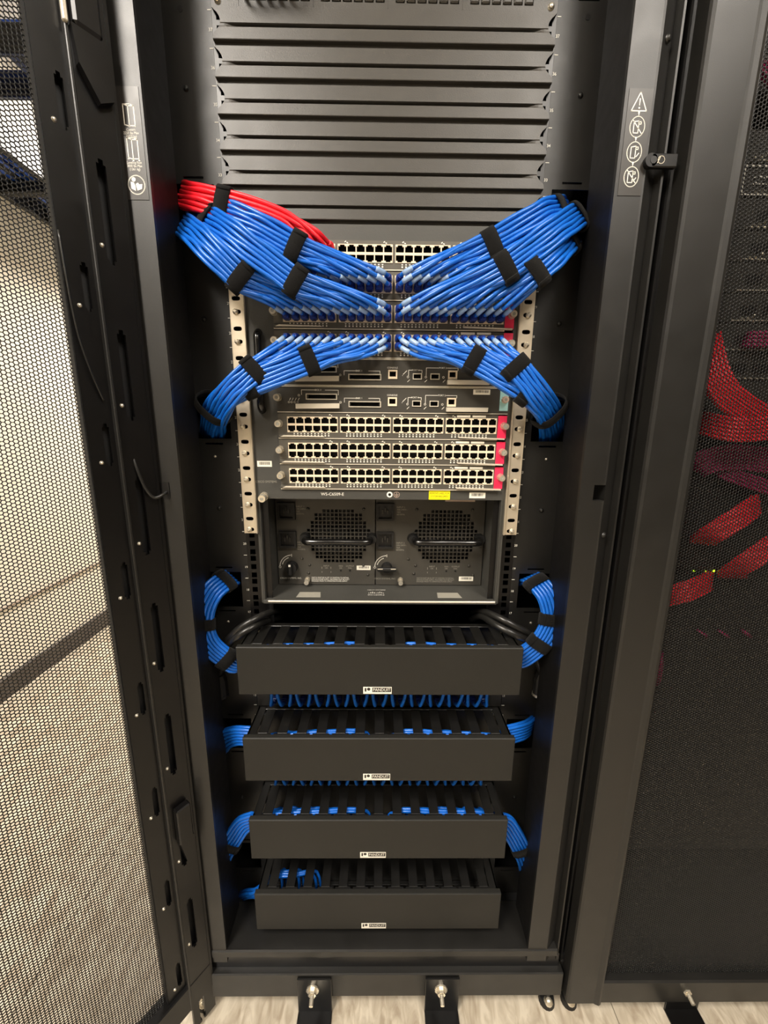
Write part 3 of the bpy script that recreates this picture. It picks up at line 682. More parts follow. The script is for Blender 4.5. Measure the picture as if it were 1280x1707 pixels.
card(8, 'topmost line card, red cables plugged into its left ports')
card(7, 'second line card from the top, upper row of blue plugs')
card(6, 'third line card from the top, middle row of blue plugs')
card(5, 'fourth line card from the top, blue cables fanning downwards')
card(2, 'empty line card directly below the two supervisor modules')
card(1, 'empty line card, second from the bottom of the chassis')
card(0, 'empty line card, lowest one in the chassis')
# ---------------------------------------------------------------- supervisor modules
def sup(slot, label, cyan):
    z0 = S0+SP*slot; t = thing('supervisor_module', label, 'module', (0, YC, z0), 'supervisor modules')
    def wx(px): return float(P(px, 668, YC)[0])
    def wz(py): return S0+SP*3+float(P(640, py, YC)[2])-float(P(640, 690, YC)[2])-SP*3+SP*slot
    A0, A1 = wx(510), wx(562); B0, B1 = wx(578), wx(632); C0, C1 = wx(646.5), wx(661.5); E0, E1 = wx(687), wx(702); G0, G1 = wx(716), wx(731); I0, I1 = wx(745), wx(760)
    za = (wz(668), wz(658)); zb = (wz(680), wz(670)); zc = (wz(677.5), wz(663)); ze = (wz(678), wz(668))
    cells = [(A0+.004, A1-.003, za[0]+.002, za[1]-.002), (B0+.006, B1, zb[0]+.002, zb[1]-.002), (C0+.002, C1-.002, zc[0]+.003, zc[1]-.002), (E0+.001, E1-.001, ze[0]+.001, ze[1]-.001), (G0+.001, G1-.001, ze[0]+.001, ze[1]-.001), (I0+.002, I1-.002, zc[0]+.003, zc[1]-.002)]
    xs = lines(-.1735, .2102, *[v for c in cells for v in c[:2]]); zs = lines(z0+.0008, z0+SP-.0008, *[v for c in cells for v in c[2:]])
    def h(i, j):
        xm = (xs[i]+xs[i+1])/2; zm = (zs[j]+zs[j+1])/2
        return any(c[0] < xm < c[1] and c[2] < zm < c[3] for c in cells)
    MB().sheet(xs, zs, h, YC, .012).build('faceplate', 'sup_grey', t)
    MB().box(-.17, .21, .011, .014, z0+.001, z0+SP-.001).build('cavity', 'port_dark', t)
    MB().box(-.1735, .2102, YC-.0014, YC, z0+.0003, z0+.0016).box(-.1735, .2102, YC-.0014, YC, z0+SP-.0016, z0+SP-.0004).build('edge_strip', 'light_metal', t)
    for nm, (x0, x1, za_, zb_) in (('card_slot', (A0, A1, za[0], za[1])), ('card_slot', (B0+.003, B1+.003, zb[0], zb[1])), ('console_port', (C0, C1, zc[0], zc[1])), ('transceiver_cage', (E0, E1, ze[0], ze[1])), ('transceiver_cage', (G0, G1, ze[0], ze[1])), ('uplink_port', (I0, I1, zc[0], zc[1]))):
        e = .0022 if 'port' in nm else .0013
        zlow = za_+(.0035 if 'port' in nm else e)
        MB().sheet(lines(x0, x0+e, x1-e, x1), lines(za_, zlow, zb_-e, zb_), lambda i, j: i == 1 and j == 1, YC-.0016, YC+.004).build(nm, 'light_metal' if 'cage' in nm or 'slot' in nm else 'port_beige', t)
    for (x0, x1, za_, zb_, dz) in ((wx(494), wx(566), wz(683.5), wz(675.5), .0012), (wx(743.5), wx(812), wz(686), wz(679), 0)):
        MB().prism([(x0, za_), (x1, za_+dz), (x1+.0005, zb_+dz), (x0, zb_)], YC-.008, YC-.001, 'y').build('ejector_lever', 'light_metal', t)
    r = z0+.001
    sg = [(A0-.007, wz(660), A0-.007, wz(652)), (A0-.007, wz(652), A0+.018, wz(652)), (A0+.032, wz(652), A1+.002, wz(652)), (A1+.002, wz(652), A1+.002, wz(660)),
          (B0-.004, wz(672), B0-.004, wz(665)), (B0-.004, wz(665), B0+.02, wz(665)), (B0+.036, wz(665), B1+.001, wz(665)), (B1+.001, wz(665), B1+.001, wz(669)),
          (E0-.007, wz(672), E0-.007, wz(663)), (E0-.007, wz(663), E0, wz(663)), (E0+.009, wz(663), E1, wz(663)), (E1, wz(663), E1, wz(667)),
          (G0-.007, wz(672), G0-.007, wz(659)), (G0-.007, wz(659), G0+.013, wz(659)), (G0+.027, wz(659), I1+.001, wz(659)), (I1+.001, wz(659), I1+.001, wz(663))]
    for px in (481.5, 486, 491, 496): sg += arc(wx(px), wz(672.5), .0014, .0014, 0, 360, 8)+[(wx(px)+.001, wz(669.5), wx(px)+.003, wz(665.5))]
    for px, py in ((498.5, 661), (567.5, 672), (679, 674), (708.5, 674), (737.5, 674)): sg += arc(wx(px), wz(py), .0015, .0015, 0, 360, 8)
    for px in (680, 708.5, 738.5): sg += [(wx(px)-.0015, wz(682), wx(px)+.002, wz(678.5))]*1
    sg += [(wx(671), wz(670), wx(677), wz(664)), (wx(670), wz(672), wx(670.4), wz(671.6))]
    strokes(sg, .0008, YC-.0003, 'printed_marks', 'print_white', t)
    for s_, px, py in (('DISK 0', 530.5, 652), ('DISK 1', 598.5, 665), ('CONSOLE', 653.5, 659.5), ('PORT 1', 691.5, 663), ('PORT 2', 736, 659)):
        text(s_, (wx(px), YC-.0003, wz(py)), .0038, 'print_white', t)
    if cyan:
        barcode(t, wx(788), wx(816), wz(657), wz(648.5), YC, seed=9)
        MB().box(.196, .2102, YC-.001, YC+.001, z0+.006, z0+SP-.002).build('colour_tab', 'tab_cyan', t, label='pale blue end tab')
        thumb(.2045, YC-.001, z0+.024, t, .006, .006, 'label_pink')
    else:
        thumb(.2045, YC, z0+.024, t)
    thumb(-.1715, YC, z0+.0245, t, .0064, .013, up=.001)
sup(4, 'upper supervisor module, partly covered by the blue cables', False)
sup(3, 'lower supervisor module with a pale blue end tab', True)
# ---------------------------------------------------------------- power supplies
def psu(xa, xb, gx, label, wing, inx, tx, knobx, seed):
    z0, z1 = ZB+.0055, 1.0405; Y = .067
    t = thing('power_supply', label, 'power supply', ((xa+xb)/2, Y, z0), 'power supplies')
    gz = .9525; pit = .0079; n = 16; xs = [xa, xb]; zs = [z0, z1]
    for i in range(n):
        c = (i-(n-1)/2)*pit; xs += [gx+c-.0029, gx+c+.0029]
    for j in range(14):
        c = (j-6.5)*pit; zs += [gz+c-.0029, gz+c+.0029]
    xs = lines(*xs); zs = lines(*zs)
    def h(i, j):
        if i % 2 == 0 or j % 2 == 0: return False
        x = (xs[i]+xs[i+1])/2-gx; z = (zs[j]+zs[j+1])/2-gz
        return (x*x+z*z) < .0615**2
    MB().sheet(xs, zs, h, Y, Y+.0025).build('faceplate', 'psu_black', t)
    MB().box(gx-.07, gx+.07, Y+.02, Y+.022, gz-.06, gz+.06).build('fan_recess', 'port_dark', t)
    f = MB().cyl((gx, Y+.017, gz), (gx, Y+.011, gz), .02, .018, 18)
    for k in range(7):
        a = 2*math.pi*k/7; c, s = math.cos(a), math.sin(a)
        f.add([(gx+.018*c-.006*s, Y+.012, gz+.018*s+.006*c), (gx+.056*c-.012*s, Y+.012, gz+.056*s+.012*c), (gx+.056*c+.012*s, Y+.017, gz+.056*s-.012*c), (gx+.018*c+.006*s, Y+.017, gz+.018*s-.006*c)], [(0, 1, 2, 3)])
    f.build('fan', 'interior_black', t)
    MB().tube(catmull([(gx-.062, Y, .9495), (gx-.062, Y-.026, .9495), (gx-.056, Y-.031, .9495), (gx, Y-.031, .9495), (gx+.056, Y-.031, .9495), (gx+.062, Y-.026, .9495), (gx+.062, Y, .9495)], 4), .0065, 12).build('handle', 'handle_gloss', t, smooth=True)
    for s in (-1, 1): MB().cyl((gx+s*.066, Y, .9495), (gx+s*.066, Y-.012, .9495), .011, .009, 16).build('handle_boss', 'rubber', t)
    for zc in (1.003, .946):
        q = MB().sheet(lines(inx-.017, inx-.013, inx+.013, inx+.017), lines(zc-.017, zc-.013, zc+.013, zc+.017), lambda i, j: i == 1 and j == 1, Y-.006, Y).build('power_inlet', 'rubber', t)
        MB().box(inx-.013, inx+.013, Y-.0008, Y-.0003, zc-.013, zc+.013).build('inlet_cavity', 'port_dark', q)
        for dx in (-.005, 0, .005): MB().box(inx+dx-.0008, inx+dx+.0008, Y-.005, Y-.001, zc-.004+.005*(dx == 0), zc+.004+.005*(dx == 0)).build('prong', 'sup_grey', q)
    for k, s_ in enumerate(('INPUT 1', '100-240V~', '16A', '60/50Hz')): text(s_, (tx, Y-.0003, 1.012-.0048*k), .0046, 'print_grey', t, 'LEFT')
    for k, s_ in enumerate(('INPUT 2', '100-240V~', '16A', '60/50Hz')): text(s_, (tx, Y-.0003, .9395-.0048*k), .0046, 'print_grey', t, 'LEFT')
    zk = .889
    if wing:
        b = MB().cyl((knobx, Y, zk), (knobx, Y-.012, zk), .011, .009, 18).box(knobx-.019, knobx+.019, Y-.016, Y-.006, zk-.0045, zk+.0025, .0015); b.build('rotary_switch', 'rubber', t)
        MB().box(knobx-.018, knobx-.008, Y-.0165, Y-.0158, zk+.0005, zk+.002).box(knobx+.008, knobx+.018, Y-.0165, Y-.0158, zk+.0005, zk+.002).build('switch_edge', 'light_metal', t)
    else:
        b = MB().cyl((knobx, Y, zk), (knobx, Y-.014, zk), .0125, .011, 20).box(knobx-.0035, knobx+.0035, Y-.022, Y-.012, zk-.012, zk+.012, .0015); b.build('rotary_switch', 'rubber', t)
        MB().box(knobx-.002, knobx+.002, Y-.0224, Y-.022, zk+.007, zk+.011).build('pointer', 'print_white', t)
    strokes(arc(knobx, zk, .024, .024, 95, 175, 12)+arc(knobx, zk, .0195, .0195, 110, 165, 8), .0016, Y-.0003, 'printed_arc', 'print_white', t)
    strokes(arc(knobx-.024, zk-.001, .002, .002, 0, 360, 10)+[(knobx, zk+.021, knobx, zk+.026)], .001, Y-.0003, 'printed_marks', 'print_white', t)
    text('CISCO SYSTEMS, INC.', (knobx-.003, Y-.0003, .864), .0046, 'print_white' if not wing else 'print_grey', t)
    th = thumb(knobx+(.0305 if not wing else .028), Y, .862, t, .0055, .016, up=.002)
    for k, s_ in enumerate(('SWITCH MUST BE IN OFF "O" POSITION TO INSTALL', 'REMOVE POWER SUPPLY. FASTENERS MUST BE FULLY', 'ENGAGED PRIOR TO OPERATING POWER SUPPLY.')):
        text(s_, (gx-.056, Y-.0003, .8655-.0037*k), .0041, 'print_white' if not wing else 'print_grey', t, 'LEFT', .78)
    for dx, a, c in ((-.0255, 'INPUT', 'OK'), (.0035, 'FAN', 'OK'), (.022, 'OUTPUT', 'FAIL')):
        text(a, (gx+dx, Y-.0003, .8905), .0042, 'print_grey', t); text(c, (gx+dx, Y-.0003, .8862), .0042, 'print_grey', t)
        if dx > -.02: MB().cyl((gx+dx, Y, .8812), (gx+dx, Y-.001, .8812), .0018, None, 10).build('indicator', 'port_dark', t)
    for dx in (-.0345, -.0165): strokes([(gx+dx, .8885, gx+dx, .8845), (gx+dx, .879, gx+dx, .8765)], .0009, Y-.0003, 'printed_marks', 'print_grey', t)
    for dx, dz in ((-.059, .8925), (.049, .8925), (-.062, .8755), (.058, .8725), (-.059, 1.008), (.05, 1.008), (-.074, .906)):
        MB().dome((gx+dx, Y, dz), (0, -1, 0), .003, .0022, 10).build('screw', 'psu_black', t, smooth=True)
    barcode(t, *((gx+.0355, gx+.0635, .8825, .8915) if not wing else (gx+.03, gx+.059, .860, .8695)), Y, seed=seed)
psu(-.2055, -.0115, -.0835, 'left power supply with a dark round knob and fan grille', False, -.184, -.166, -.178, 21)
psu(-.0095, .2045, .1295, 'right power supply with a wing-shaped switch and fan grille', True, .0085, .031, .0125, 22)
# ================================================================== horizontal cable managers and patch panels
MGR = [16, 12, 8, 4]
ML = ['topmost black cable manager, just below the switch chassis', 'second black cable manager from the top', 'third black cable manager from the top', 'lowest black cable manager, near the cabinet floor']
PL = ['patch panel hidden under the topmost cable manager', 'patch panel hidden under the second cable manager', 'patch panel hidden under the third cable manager', 'patch panel hidden under the lowest cable manager']
FP = .0352; NF = 13; YF = -.082
def fx(k): return (k-(NF-1)/2)*FP
FING = {}
for q, n in enumerate(MGR):
    zt = zU(n+1)-.0006; zb = zU(n-1)+.0006
    t = thing('cable_manager', ML[q], 'cable manager', (0, -.04, zb), 'cable managers with labelled covers')
    MB().box(-.2413, .2413, -.004, -.001, zb, zt).build('back_plate', 'finger_black', t)
    MB().box(-.225, .225, -.012, -.004, zt-.003, zt, .0008).box(-.225, .225, -.012, -.004, zb, zb+.003, .0008).build('flange', 'finger_black', t)
    for k in range(NF):
        for top in (0, 1):
            o = (fx(k), -.04, zt-.0015 if top else zb+.0015)
            key = 'a'
            if key not in FING:
                b = MB().box(o[0]-.0088, o[0]+.0088, -.074, -.004, o[2]-.0012, o[2]+.0012, .0006).box(o[0]-.0152, o[0]+.0152, -.0815, -.0735, o[2]-.0012, o[2]+.0012, .0006)
                FING[key] = b.build('finger', 'finger_black', t, origin=o)
            else: share(FING[key], 'finger', t, o)
    for s in (-1, 1):
        x = s*.2365
        b = MB()
        for (y0, y1, za, zc) in ((-.08, -.004, zt-.012, zt), (-.08, -.004, zb, zb+.012), (-.012, -.004, zb, zt), (-.08, -.073, zb, zt)): b.box(x-.0015, x+.0015, y0, y1, za, zc)
        e = b.build('end_plate', 'finger_black', t)
        MB().dome((s*.228, -.004, zt-.014), (0, -1, 0), .0045, .004).build('screw', 'zinc', t, smooth=True)
        MB().box(min(s*.222, s*.238), max(s*.222, s*.238), -.08, -.004, zt-.002, zt, .0006).build('corner_plate', 'finger_black', t)
    cv = MB().box(-.2425, .2425, YF-.0065, YF-.004, zb-.0008, zt+.0012, .001).box(-.2425, .2425, YF-.005, YF+.004, zt-.0006, zt+.0012, .0006).box(-.2425, .2425, YF-.005, YF+.004, zb-.0008, zb+.001, .0006).build('cover', 'cover_black', t)
    # nameplate
    xc = (-.004, -.0045, -.0105, -.0085)[q]; zn = zb+.0085; W, H = .0245, .0066; y = YF-.0069
    npl = MB().box(xc-W, xc+W, y, YF-.0065, zn-H, zn+H).build('nameplate', 'print_white', cv, label='small black and white PANDUIT nameplate')
    MB().box(xc-W+.0155, xc+W-.001, y-.0002, y, zn-.0030, zn+H-.0011).build('name_field', 'print_dark', npl)
    text('PANDUIT', (xc+.0072, y-.0004, zn+.0012), .0082, 'print_white', npl, sx=.86)
    b = MB().box(xc-W+.0025, xc-W+.0055, y-.0003, y, zn-.002, zn+.0048).cyl((xc-W+.0095, y-.0003, zn+.0026), (xc-W+.0095, y, zn+.0026), .0029, None, 14)
    b.build('logo', 'print_dark', npl)
    strokes([(xc-W+.002+.0022*i, zn-.0048, xc-W+.0032+.0022*i, zn-.0048) for i in range(20)], .0004, y-.0003, 'small_print', 'print_grey', npl)
    # patch panel in the two units below
    zp1 = zU(n-1)-.0006; zp0 = zU(n-3)+.0006
    pp = thing('patch_panel', PL[q], 'patch panel', (0, 0, zp0), 'patch panels between the cable managers')
    MB().box(-.2413, .2413, -.004, -.001, zp0, zp1, .0008).build('faceplate', 'rack_black', pp)
    jk = None
    for k in range(24):
        for r in (0, 1):
            o = (-.2085+.0181*k, -.0042, zp1-.022-.044*r)
            if jk is None: jk = MB().box(o[0]-.0072, o[0]+.0072, -.0065, -.003, o[2]-.008, o[2]+.008, .001).build('port', 'port_dark', pp, origin=o)
            else: share(jk, 'port', pp, o)
    for s in (-1, 1): MB().dome((s*.2325, -.004, zp1-.008), (0, -1, 0), .0048, .004).build('screw', 'zinc', pp, smooth=True)
# ================================================================== cabling
RC = .0031
BOOT = {}
def boot(parent, o, m):
    if m not in BOOT:
        b = MB().box(o[0]-.0058, o[0]+.0058, o[1]-.011, o[1]+.004, o[2]-.005, o[2]+.005, .0016).box(o[0]-.0048, o[0]+.0048, o[1]-.0165, o[1]-.011, o[2]-.0044, o[2]+.0044, .0016).cyl((o[0], o[1]-.0165, o[2]), (o[0], o[1]-.021, o[2]), .0041, .0035, 10)
        BOOT[m] = b.build('plug_boot', m, parent, origin=o)
    else: share(BOOT[m], 'plug_boot', parent, o)
def frames(pts):
    """sampled centre line with a parallel-transported frame: n1 towards the viewer, n2 across"""
    C = catmull(pts, 4); T = np.gradient(C, axis=0); T /= np.linalg.norm(T, axis=1)[:, None]
    k0 = int(np.argmin(np.abs(T[:, 1]))) if abs(T[0][1]) > .5 else 0
    out = [None]*len(C)
    for rng in (range(k0, len(C)), range(k0, -1, -1)):
        n1 = np.array([0, -1., 0])
        for i in rng:
            n1 = n1-T[i]*(n1@T[i]); n1 /= np.linalg.norm(n1); out[i] = (C[i], T[i], n1, np.cross(T[i], n1))
    return out
def cable(path, label, group, m='cable_blue', r=RC, sleeve=None, plug=None, per=4):
    S = catmull(path, per); o = MB().tube(S, r, 8).build('patch_cable', m, None, smooth=True, origin=path[0])
    tag(o, label, 'cable', group)
    if plug is not None: boot(o, plug[0], plug[1])
    if sleeve is not None:
        L = np.cumsum(np.r_[0, np.linalg.norm(np.diff(S, axis=0), axis=1)]); a, b = sleeve
        k = [np.array([np.interp(v, L, S[:, j]) for j in range(3)]) for v in np.linspace(a, b, 5)]
        MB().tube(k, r*1.28, 8).build('clear_sleeve', 'sleeve_clear', o, smooth=True)
    return o
def strap(fr, ha, hb, label, wd=.021, group='velcro cable straps', tail=True):
    c, T, n1, n2 = fr; N = 28; ring = []; th = .0016
    for i in range(N):
        g = 2*math.pi*i/N; ca, sa = math.cos(g), math.sin(g)
        ring.append((math.copysign(abs(ca)**.75, ca), math.copysign(abs(sa)**.75, sa)))
    V = []
    prof = [(-.5, 0), (-.46, 1), (.46, 1), (.5, 0)]
    for (a, b) in ring:
        for (w_, t_) in prof: V.append(c+T*wd*w_+n1*a*(ha+th*t_)+n2*b*(hb+th*t_))
    F = []
    for i in range(N):
        j = (i+1) % N
        for k in range(4): F.append((i*4+k, j*4+k, j*4+(k+1) % 4, i*4+(k+1) % 4))
    b = MB().add(V, F)
    o = b.build('cable_strap', 'velcro', None, smooth=True, origin=c); tag(o, label, 'strap', group)
    if tail:   # the overlapping end of the strap
        V = []; F = []; K = range(3, 12)
        for i in K:
            a, b_ = ring[i]
            for w_, t_ in ((-.47, 1.), (-.45, 2.1), (.45, 2.1), (.47, 1.)): V.append(c+T*wd*w_+n1*a*(ha+th*t_)+n2*b_*(hb+th*t_))
        nK = len(K)
        for i in range(nK-1):
            for k in range(4): F.append((i*4+k, (i+1)*4+k, (i+1)*4+(k+1) % 4, i*4+(k+1) % 4))
        F += [(0, 1, 2, 3), tuple(range((nK-1)*4, nK*4))[::-1]]
        MB().add(V, F).build('overlap', 'velcro', o, smooth=True)
    return o
def nearest(fr, px, py):
    # the frame whose centre projects nearest to a pixel
    def pr(c):
        d = c-CAM; z = d@CF; return np.array([640+FPX*(d@CR)/z, 853.5-FPX*(d@CU)/z])
    return min(fr, key=lambda f: np.linalg.norm(pr(f[0])-np.array((px, py))))
def bundle(ports, pts, far_top, label, group, straps, m='cable_blue', bm='boot_blue', rows=2, r=RC, sleeves=True, lead=.013, bulge=.006):
    """ports: list of (x, z); pts: bundle centre line as (px, py, Y) from the first strap into the opening"""
    C = [P(*q) for q in pts]; fr = frames(C); n = len(ports); ns = n//rows+(n % rows > 0)
    c0, T0_, a0, b0 = fr[0]
    order = sorted(range(n), key=lambda i: -((ports[i][0]-c0[0])**2+((ports[i][1]-c0[2])*.6)**2))
    step = max(1, len(fr)//9); keys = list(range(0, len(fr), step))
    if keys[-1] != len(fr)-1: keys.append(len(fr)-1)
    sgn = 1 if b0[2] > 0 else -1
    if not far_top: sgn = -sgn
    for j, i in enumerate(order):
        rnd = random.Random(i*31+len(label)); lay = j // rows; dep = j % rows
        ob = sgn*((ns-1)/2-lay)*r*2.02; oa = ((rows-1)/2-dep)*r*2.0*(1 if (lay % 2 == 0) else -1)
        x, z = ports[i]; p0 = np.array([x, -.0275, z]); path = [p0]
        c, T, n1, n2 = fr[0]; tgt = c+n1*oa+n2*ob
        d = tgt-p0; dl = np.linalg.norm(d)
        dr = 0 if far_top else -.0045
        path.append(p0+np.array([0, -lead*.6, dr])+d/dl*.006)
        if dl > .05:
            path.append(p0+d*.30+np.array([0, -bulge-lead*.55+rnd.uniform(-.002, .002), rnd.uniform(-.002, .002)+dr*1.6]))
        if dl > .09: path.append(p0+d*.68+np.array([0, -bulge*.6, rnd.uniform(-.0015, .0015)]))
        for k in keys:
            c, T, n1, n2 = fr[k]; wob = 0 if k == 0 else .0011
            path.append(c+n1*(oa+rnd.uniform(-wob, wob))+n2*(ob+rnd.uniform(-wob, wob)))
        cable(path, label, group, m, r, (.010, .026) if sleeves else None, ((x, -.011, z), bm), per=3)
    for (px, py, lb) in straps:
        f = nearest(fr, px, py); strap(f, rows*r+.0012, ns*r+.0015, lb)
    return fr
def grp(slot, g): return [port_center(g, c, up, S0+SP*slot) for c in range(6) for up in (0, 1)]
# red cables, top card, left group
bundle([q for q in grp(8, 0)], [(478, 378, -.052), (430, 356, -.055), (372, 341, -.052), (335, 331, -.045), (312, 327, -.028), (304, 325, .0), (304, 328, .05), (306, 335, .12)], True, 'red patch cable in the bundle leaving the top line card', 'red patch cables of the top card', [(372, 341, 'black strap around the red cable bundle')], 'cable_red', 'cable_red', sleeves=False)
# row B
bundle(grp(7, 1), [(492, 413, -.060), (430, 378, -.062), (385, 360, -.055), (345, 350, -.035), (325, 349, -.005), (318, 350, .05), (316, 356, .12)], True, 'blue patch cable from the inner left ports of the second card', 'blue cables, second card, inner left', [(492, 413, 'black strap on the uppermost left blue bundle, beside the row of free ports')])
bundle(grp(7, 0), [(437, 412, -.040), (400, 390, -.043), (360, 366, -.035), (332, 357, -.012), (322, 357, .04), (320, 362, .12)], True, 'blue patch cable from the outer left ports of the second card', 'blue cables, second card, outer left', [(437, 412, 'small black strap half hidden between the left blue bundles')], bulge=.002)
bundle(grp(7, 2), [(820, 407, -.060), (868, 379, -.062), (912, 354, -.052), (937, 349, -.025), (946, 350, .02), (948, 358, .1)], True, 'blue patch cable from the inner right ports of the second card', 'blue cables, second card, inner right', [(820, 407, 'black strap on the uppermost right blue bundle'), (932, 350, 'black strap on the uppermost right bundle where it meets the opening')])
bundle(grp(7, 3), [(856, 408, -.038), (895, 384, -.040), (930, 368, -.02), (945, 366, .03), (950, 372, .1)], True, 'blue patch cable from the outer right ports of the second card', 'blue cables, second card, outer right', [(897, 384, 'black strap hidden behind the right blue bundles')], bulge=.002)
# row C
bundle(grp(6, 1), [(492, 470, -.075), (440, 432, -.082), (392, 395, -.080), (352, 368, -.055), (332, 360, -.015), (326, 362, .04), (322, 370, .12)], True, 'blue patch cable from the inner left ports of the third card', 'blue cables, third card, inner left', [(492, 470, 'black strap on the middle left blue bundle, above the third card'), (348, 366, 'black strap on the middle left bundle beside the left opening')])
bundle(grp(6, 0), [(400, 464, -.080), (366, 432, -.088), (335, 400, -.080), (312, 380, -.05), (305, 374, -.01), (306, 374, .04), (310, 378, .12)], True, 'blue patch cable from the outer left ports of the third card', 'blue cables, third card, outer left', [(400, 464, 'black strap on the lowest left blue bundle, in front of the silver ear'), (311, 379, 'black strap on the lowest left bundle beside the left opening')], lead=.02)
bundle(grp(6, 2), [(843, 446, -.075), (888, 414, -.082), (930, 382, -.075), (960, 362, -.045), (968, 358, .0), (965, 362, .06), (962, 370, .12)], True, 'blue patch cable from the inner right ports of the third card', 'blue cables, third card, inner right', [(843, 446, 'black strap on the middle right blue bundle'), (963, 361, 'black strap on the middle right bundle beside the right opening')])
bundle(grp(6, 3), [(893, 453, -.080), (922, 428, -.078), (944, 404, -.05), (952, 393, -.012), (952, 388, .03), (950, 388, .12)], True, 'blue patch cable from the outer right ports of the third card', 'blue cables, third card, outer right', [(893, 453, 'black strap on the lowest right blue bundle, next to the silver ear'), (948, 399, 'black strap on the lowest right bundle at the edge of the opening')], lead=.02)
# row D, down to the middle openings
bundle(grp(5, 1), [(516, 602, -.052), (465, 622, -.060), (414, 642, -.062), (376, 663, -.055), (355, 688, -.035), (349, 708, -.004), (348, 724, .03), (347, 745, .09)], False, 'blue patch cable from the inner left ports of the fourth card', 'blue cables, fourth card, inner left', [(516, 602, 'black strap over the left half of the upper supervisor module'), (412, 643, 'black strap on the lower left bundle by the chassis handle')])
bundle(grp(5, 0), [(424, 618, -.062), (398, 640, -.070), (376, 664, -.066), (362, 690, -.04), (360, 708, -.004), (359, 724, .03), (360, 745, .09)], False, 'blue patch cable from the outer left ports of the fourth card', 'blue cables, fourth card, outer left', [(421, 621, 'black strap on the left bundle just under the fourth card')], lead=.018)
bundle(grp(5, 2), [(790, 601, -.052), (835, 626, -.060), (878, 652, -.062), (906, 680, -.052), (914, 704, -.02), (914, 722, .02), (913, 745, .09)], False, 'blue patch cable from the inner right ports of the fourth card', 'blue cables, fourth card, inner right', [(790, 601, 'black strap over the right half of the upper supervisor module'), (880, 653, 'black strap on the lower right bundle by the pale blue tab')])
bundle(grp(5, 3), [(860, 612, -.066), (884, 640, -.070), (904, 668, -.062), (922, 696, -.025), (925, 716, .02), (923, 745, .09)], False, 'blue patch cable from the outer right ports of the fourth card', 'blue cables, fourth card, outer right', [(862, 615, 'black strap on the right bundle just under the fourth card')], lead=.018)
# the large loose loops at the middle openings
for pts, px, lb in (([(372, 652, -.05), (357, 680, -.03), (350, 705, .0)], 357, 'large loose black strap loop at the middle left opening'), ([(898, 660, -.05), (914, 685, -.03), (920, 712, .0)], 914, 'large loose black strap loop at the middle right opening')):
    f = nearest(frames([P(*q) for q in pts]), px, 683); strap(f, .021, .029, lb, .016, tail=False)
# ---------------------------------------------------------------- cables through the managers
def mgr_bundle(q, side, pts, straps, label, group, m='cable_blue', count=12):
    n = MGR[q]; zt = zU(n+1); zb = zU(n-1); C = [P(*a) for a in pts]; fr = frames(C); r = RC; ns = count//2
    step = max(1, len(fr)//8); keys = list(range(0, len(fr), step))
    if keys[-1] != len(fr)-1: keys.append(len(fr)-1)
    for j in range(count):
        lay, dep = j//2, j % 2; ob = ((ns-1)/2-lay)*r*2.04; oa = (.5-dep)*r*2.0; path = []
        for k in keys:
            c, T, n1, n2 = fr[k]; path.append(c+n1*oa+n2*ob)
        k = lay if side < 0 else NF-2-lay          # the gap between two fingers this cable leaves through
        xg = fx(k)+FP/2+(-.004 if dep else .004)
        zi = zt-.013-.0062*(ns-1-lay)-.002*dep; yi = -.028-.0065*lay-.003*dep
        path.append(np.array([side*.222, yi, zi-.006]))
        xm = (side*.222+xg)/2
        path.append(np.array([xm, yi, zi+(.003 if lay % 2 else 0)])); path.append(np.array([xg+side*.01, yi+.006, zi-.004]))
        xe = xg+(-.007 if dep else .005); path += [np.array([xg, -.050, zb+.02]), np.array([xg, -.050, zb-.012]), np.array([xg*.6+xe*.4, -.044, zb-.042]), np.array([xe, -.036, zb-.062]), np.array([xe, -.020, zb-.068])]
        o = cable(path, label, group, m, r, None, None, per=4)
        boot(o, (float(xe), -.0045, float(zb-.0682)), 'boot_blue')
    for (px, py, lb) in straps: strap(nearest(fr, px, py), 2*r+.0012, ns*r+.0015, lb)
mgr_bundle(0, -1, [(388, 968, .09), (386, 966, .03), (380, 966, -.02), (356, 984, -.050), (341, 1012, -.058), (338, 1040, -.060), (347, 1070, -.060), (372, 1094, -.058), (400, 1108, -.05)], [(377, 967, 'black strap at the lower left opening, on the looping blue bundle'), (338, 1040, 'black strap around the middle of the left looping blue bundle'), (376, 1096, 'black strap where the left looping bundle enters the topmost manager')], 'blue patch cable looping into the left end of the topmost manager', 'blue cables into the topmost manager, left')
mgr_bundle(0, 1, [(876, 968, .09), (880, 966, .03), (890, 967, -.02), (911, 990, -.048), (920, 1018, -.056), (919, 1038, -.060), (908, 1062, -.062), (888, 1084, -.060), (858, 1100, -.05)], [(896, 969, 'black strap at the lower right opening, on the looping blue bundle'), (919, 1034, 'black strap around the middle of the right looping blue bundle'), (897, 1075, 'black strap where the right looping bundle enters the topmost manager')], 'blue patch cable looping into the right end of the topmost manager', 'blue cables into the topmost manager, right')
mgr_bundle(1, -1, [(362, 1275, .09), (364, 1258, .04), (369, 1242, .0), (380, 1230, -.030), (398, 1226, -.046), (418, 1228, -.05)], [], 'blue patch cable entering the left end of the second manager', 'blue cables into the second manager, left')
mgr_bundle(1, 1, [(888, 1200, .09), (888, 1204, .03), (884, 1210, -.01), (874, 1217, -.03), (858, 1222, -.042), (842, 1226, -.048)], [], 'blue patch cable entering the right end of the second manager', 'blue cables into the second manager, right')
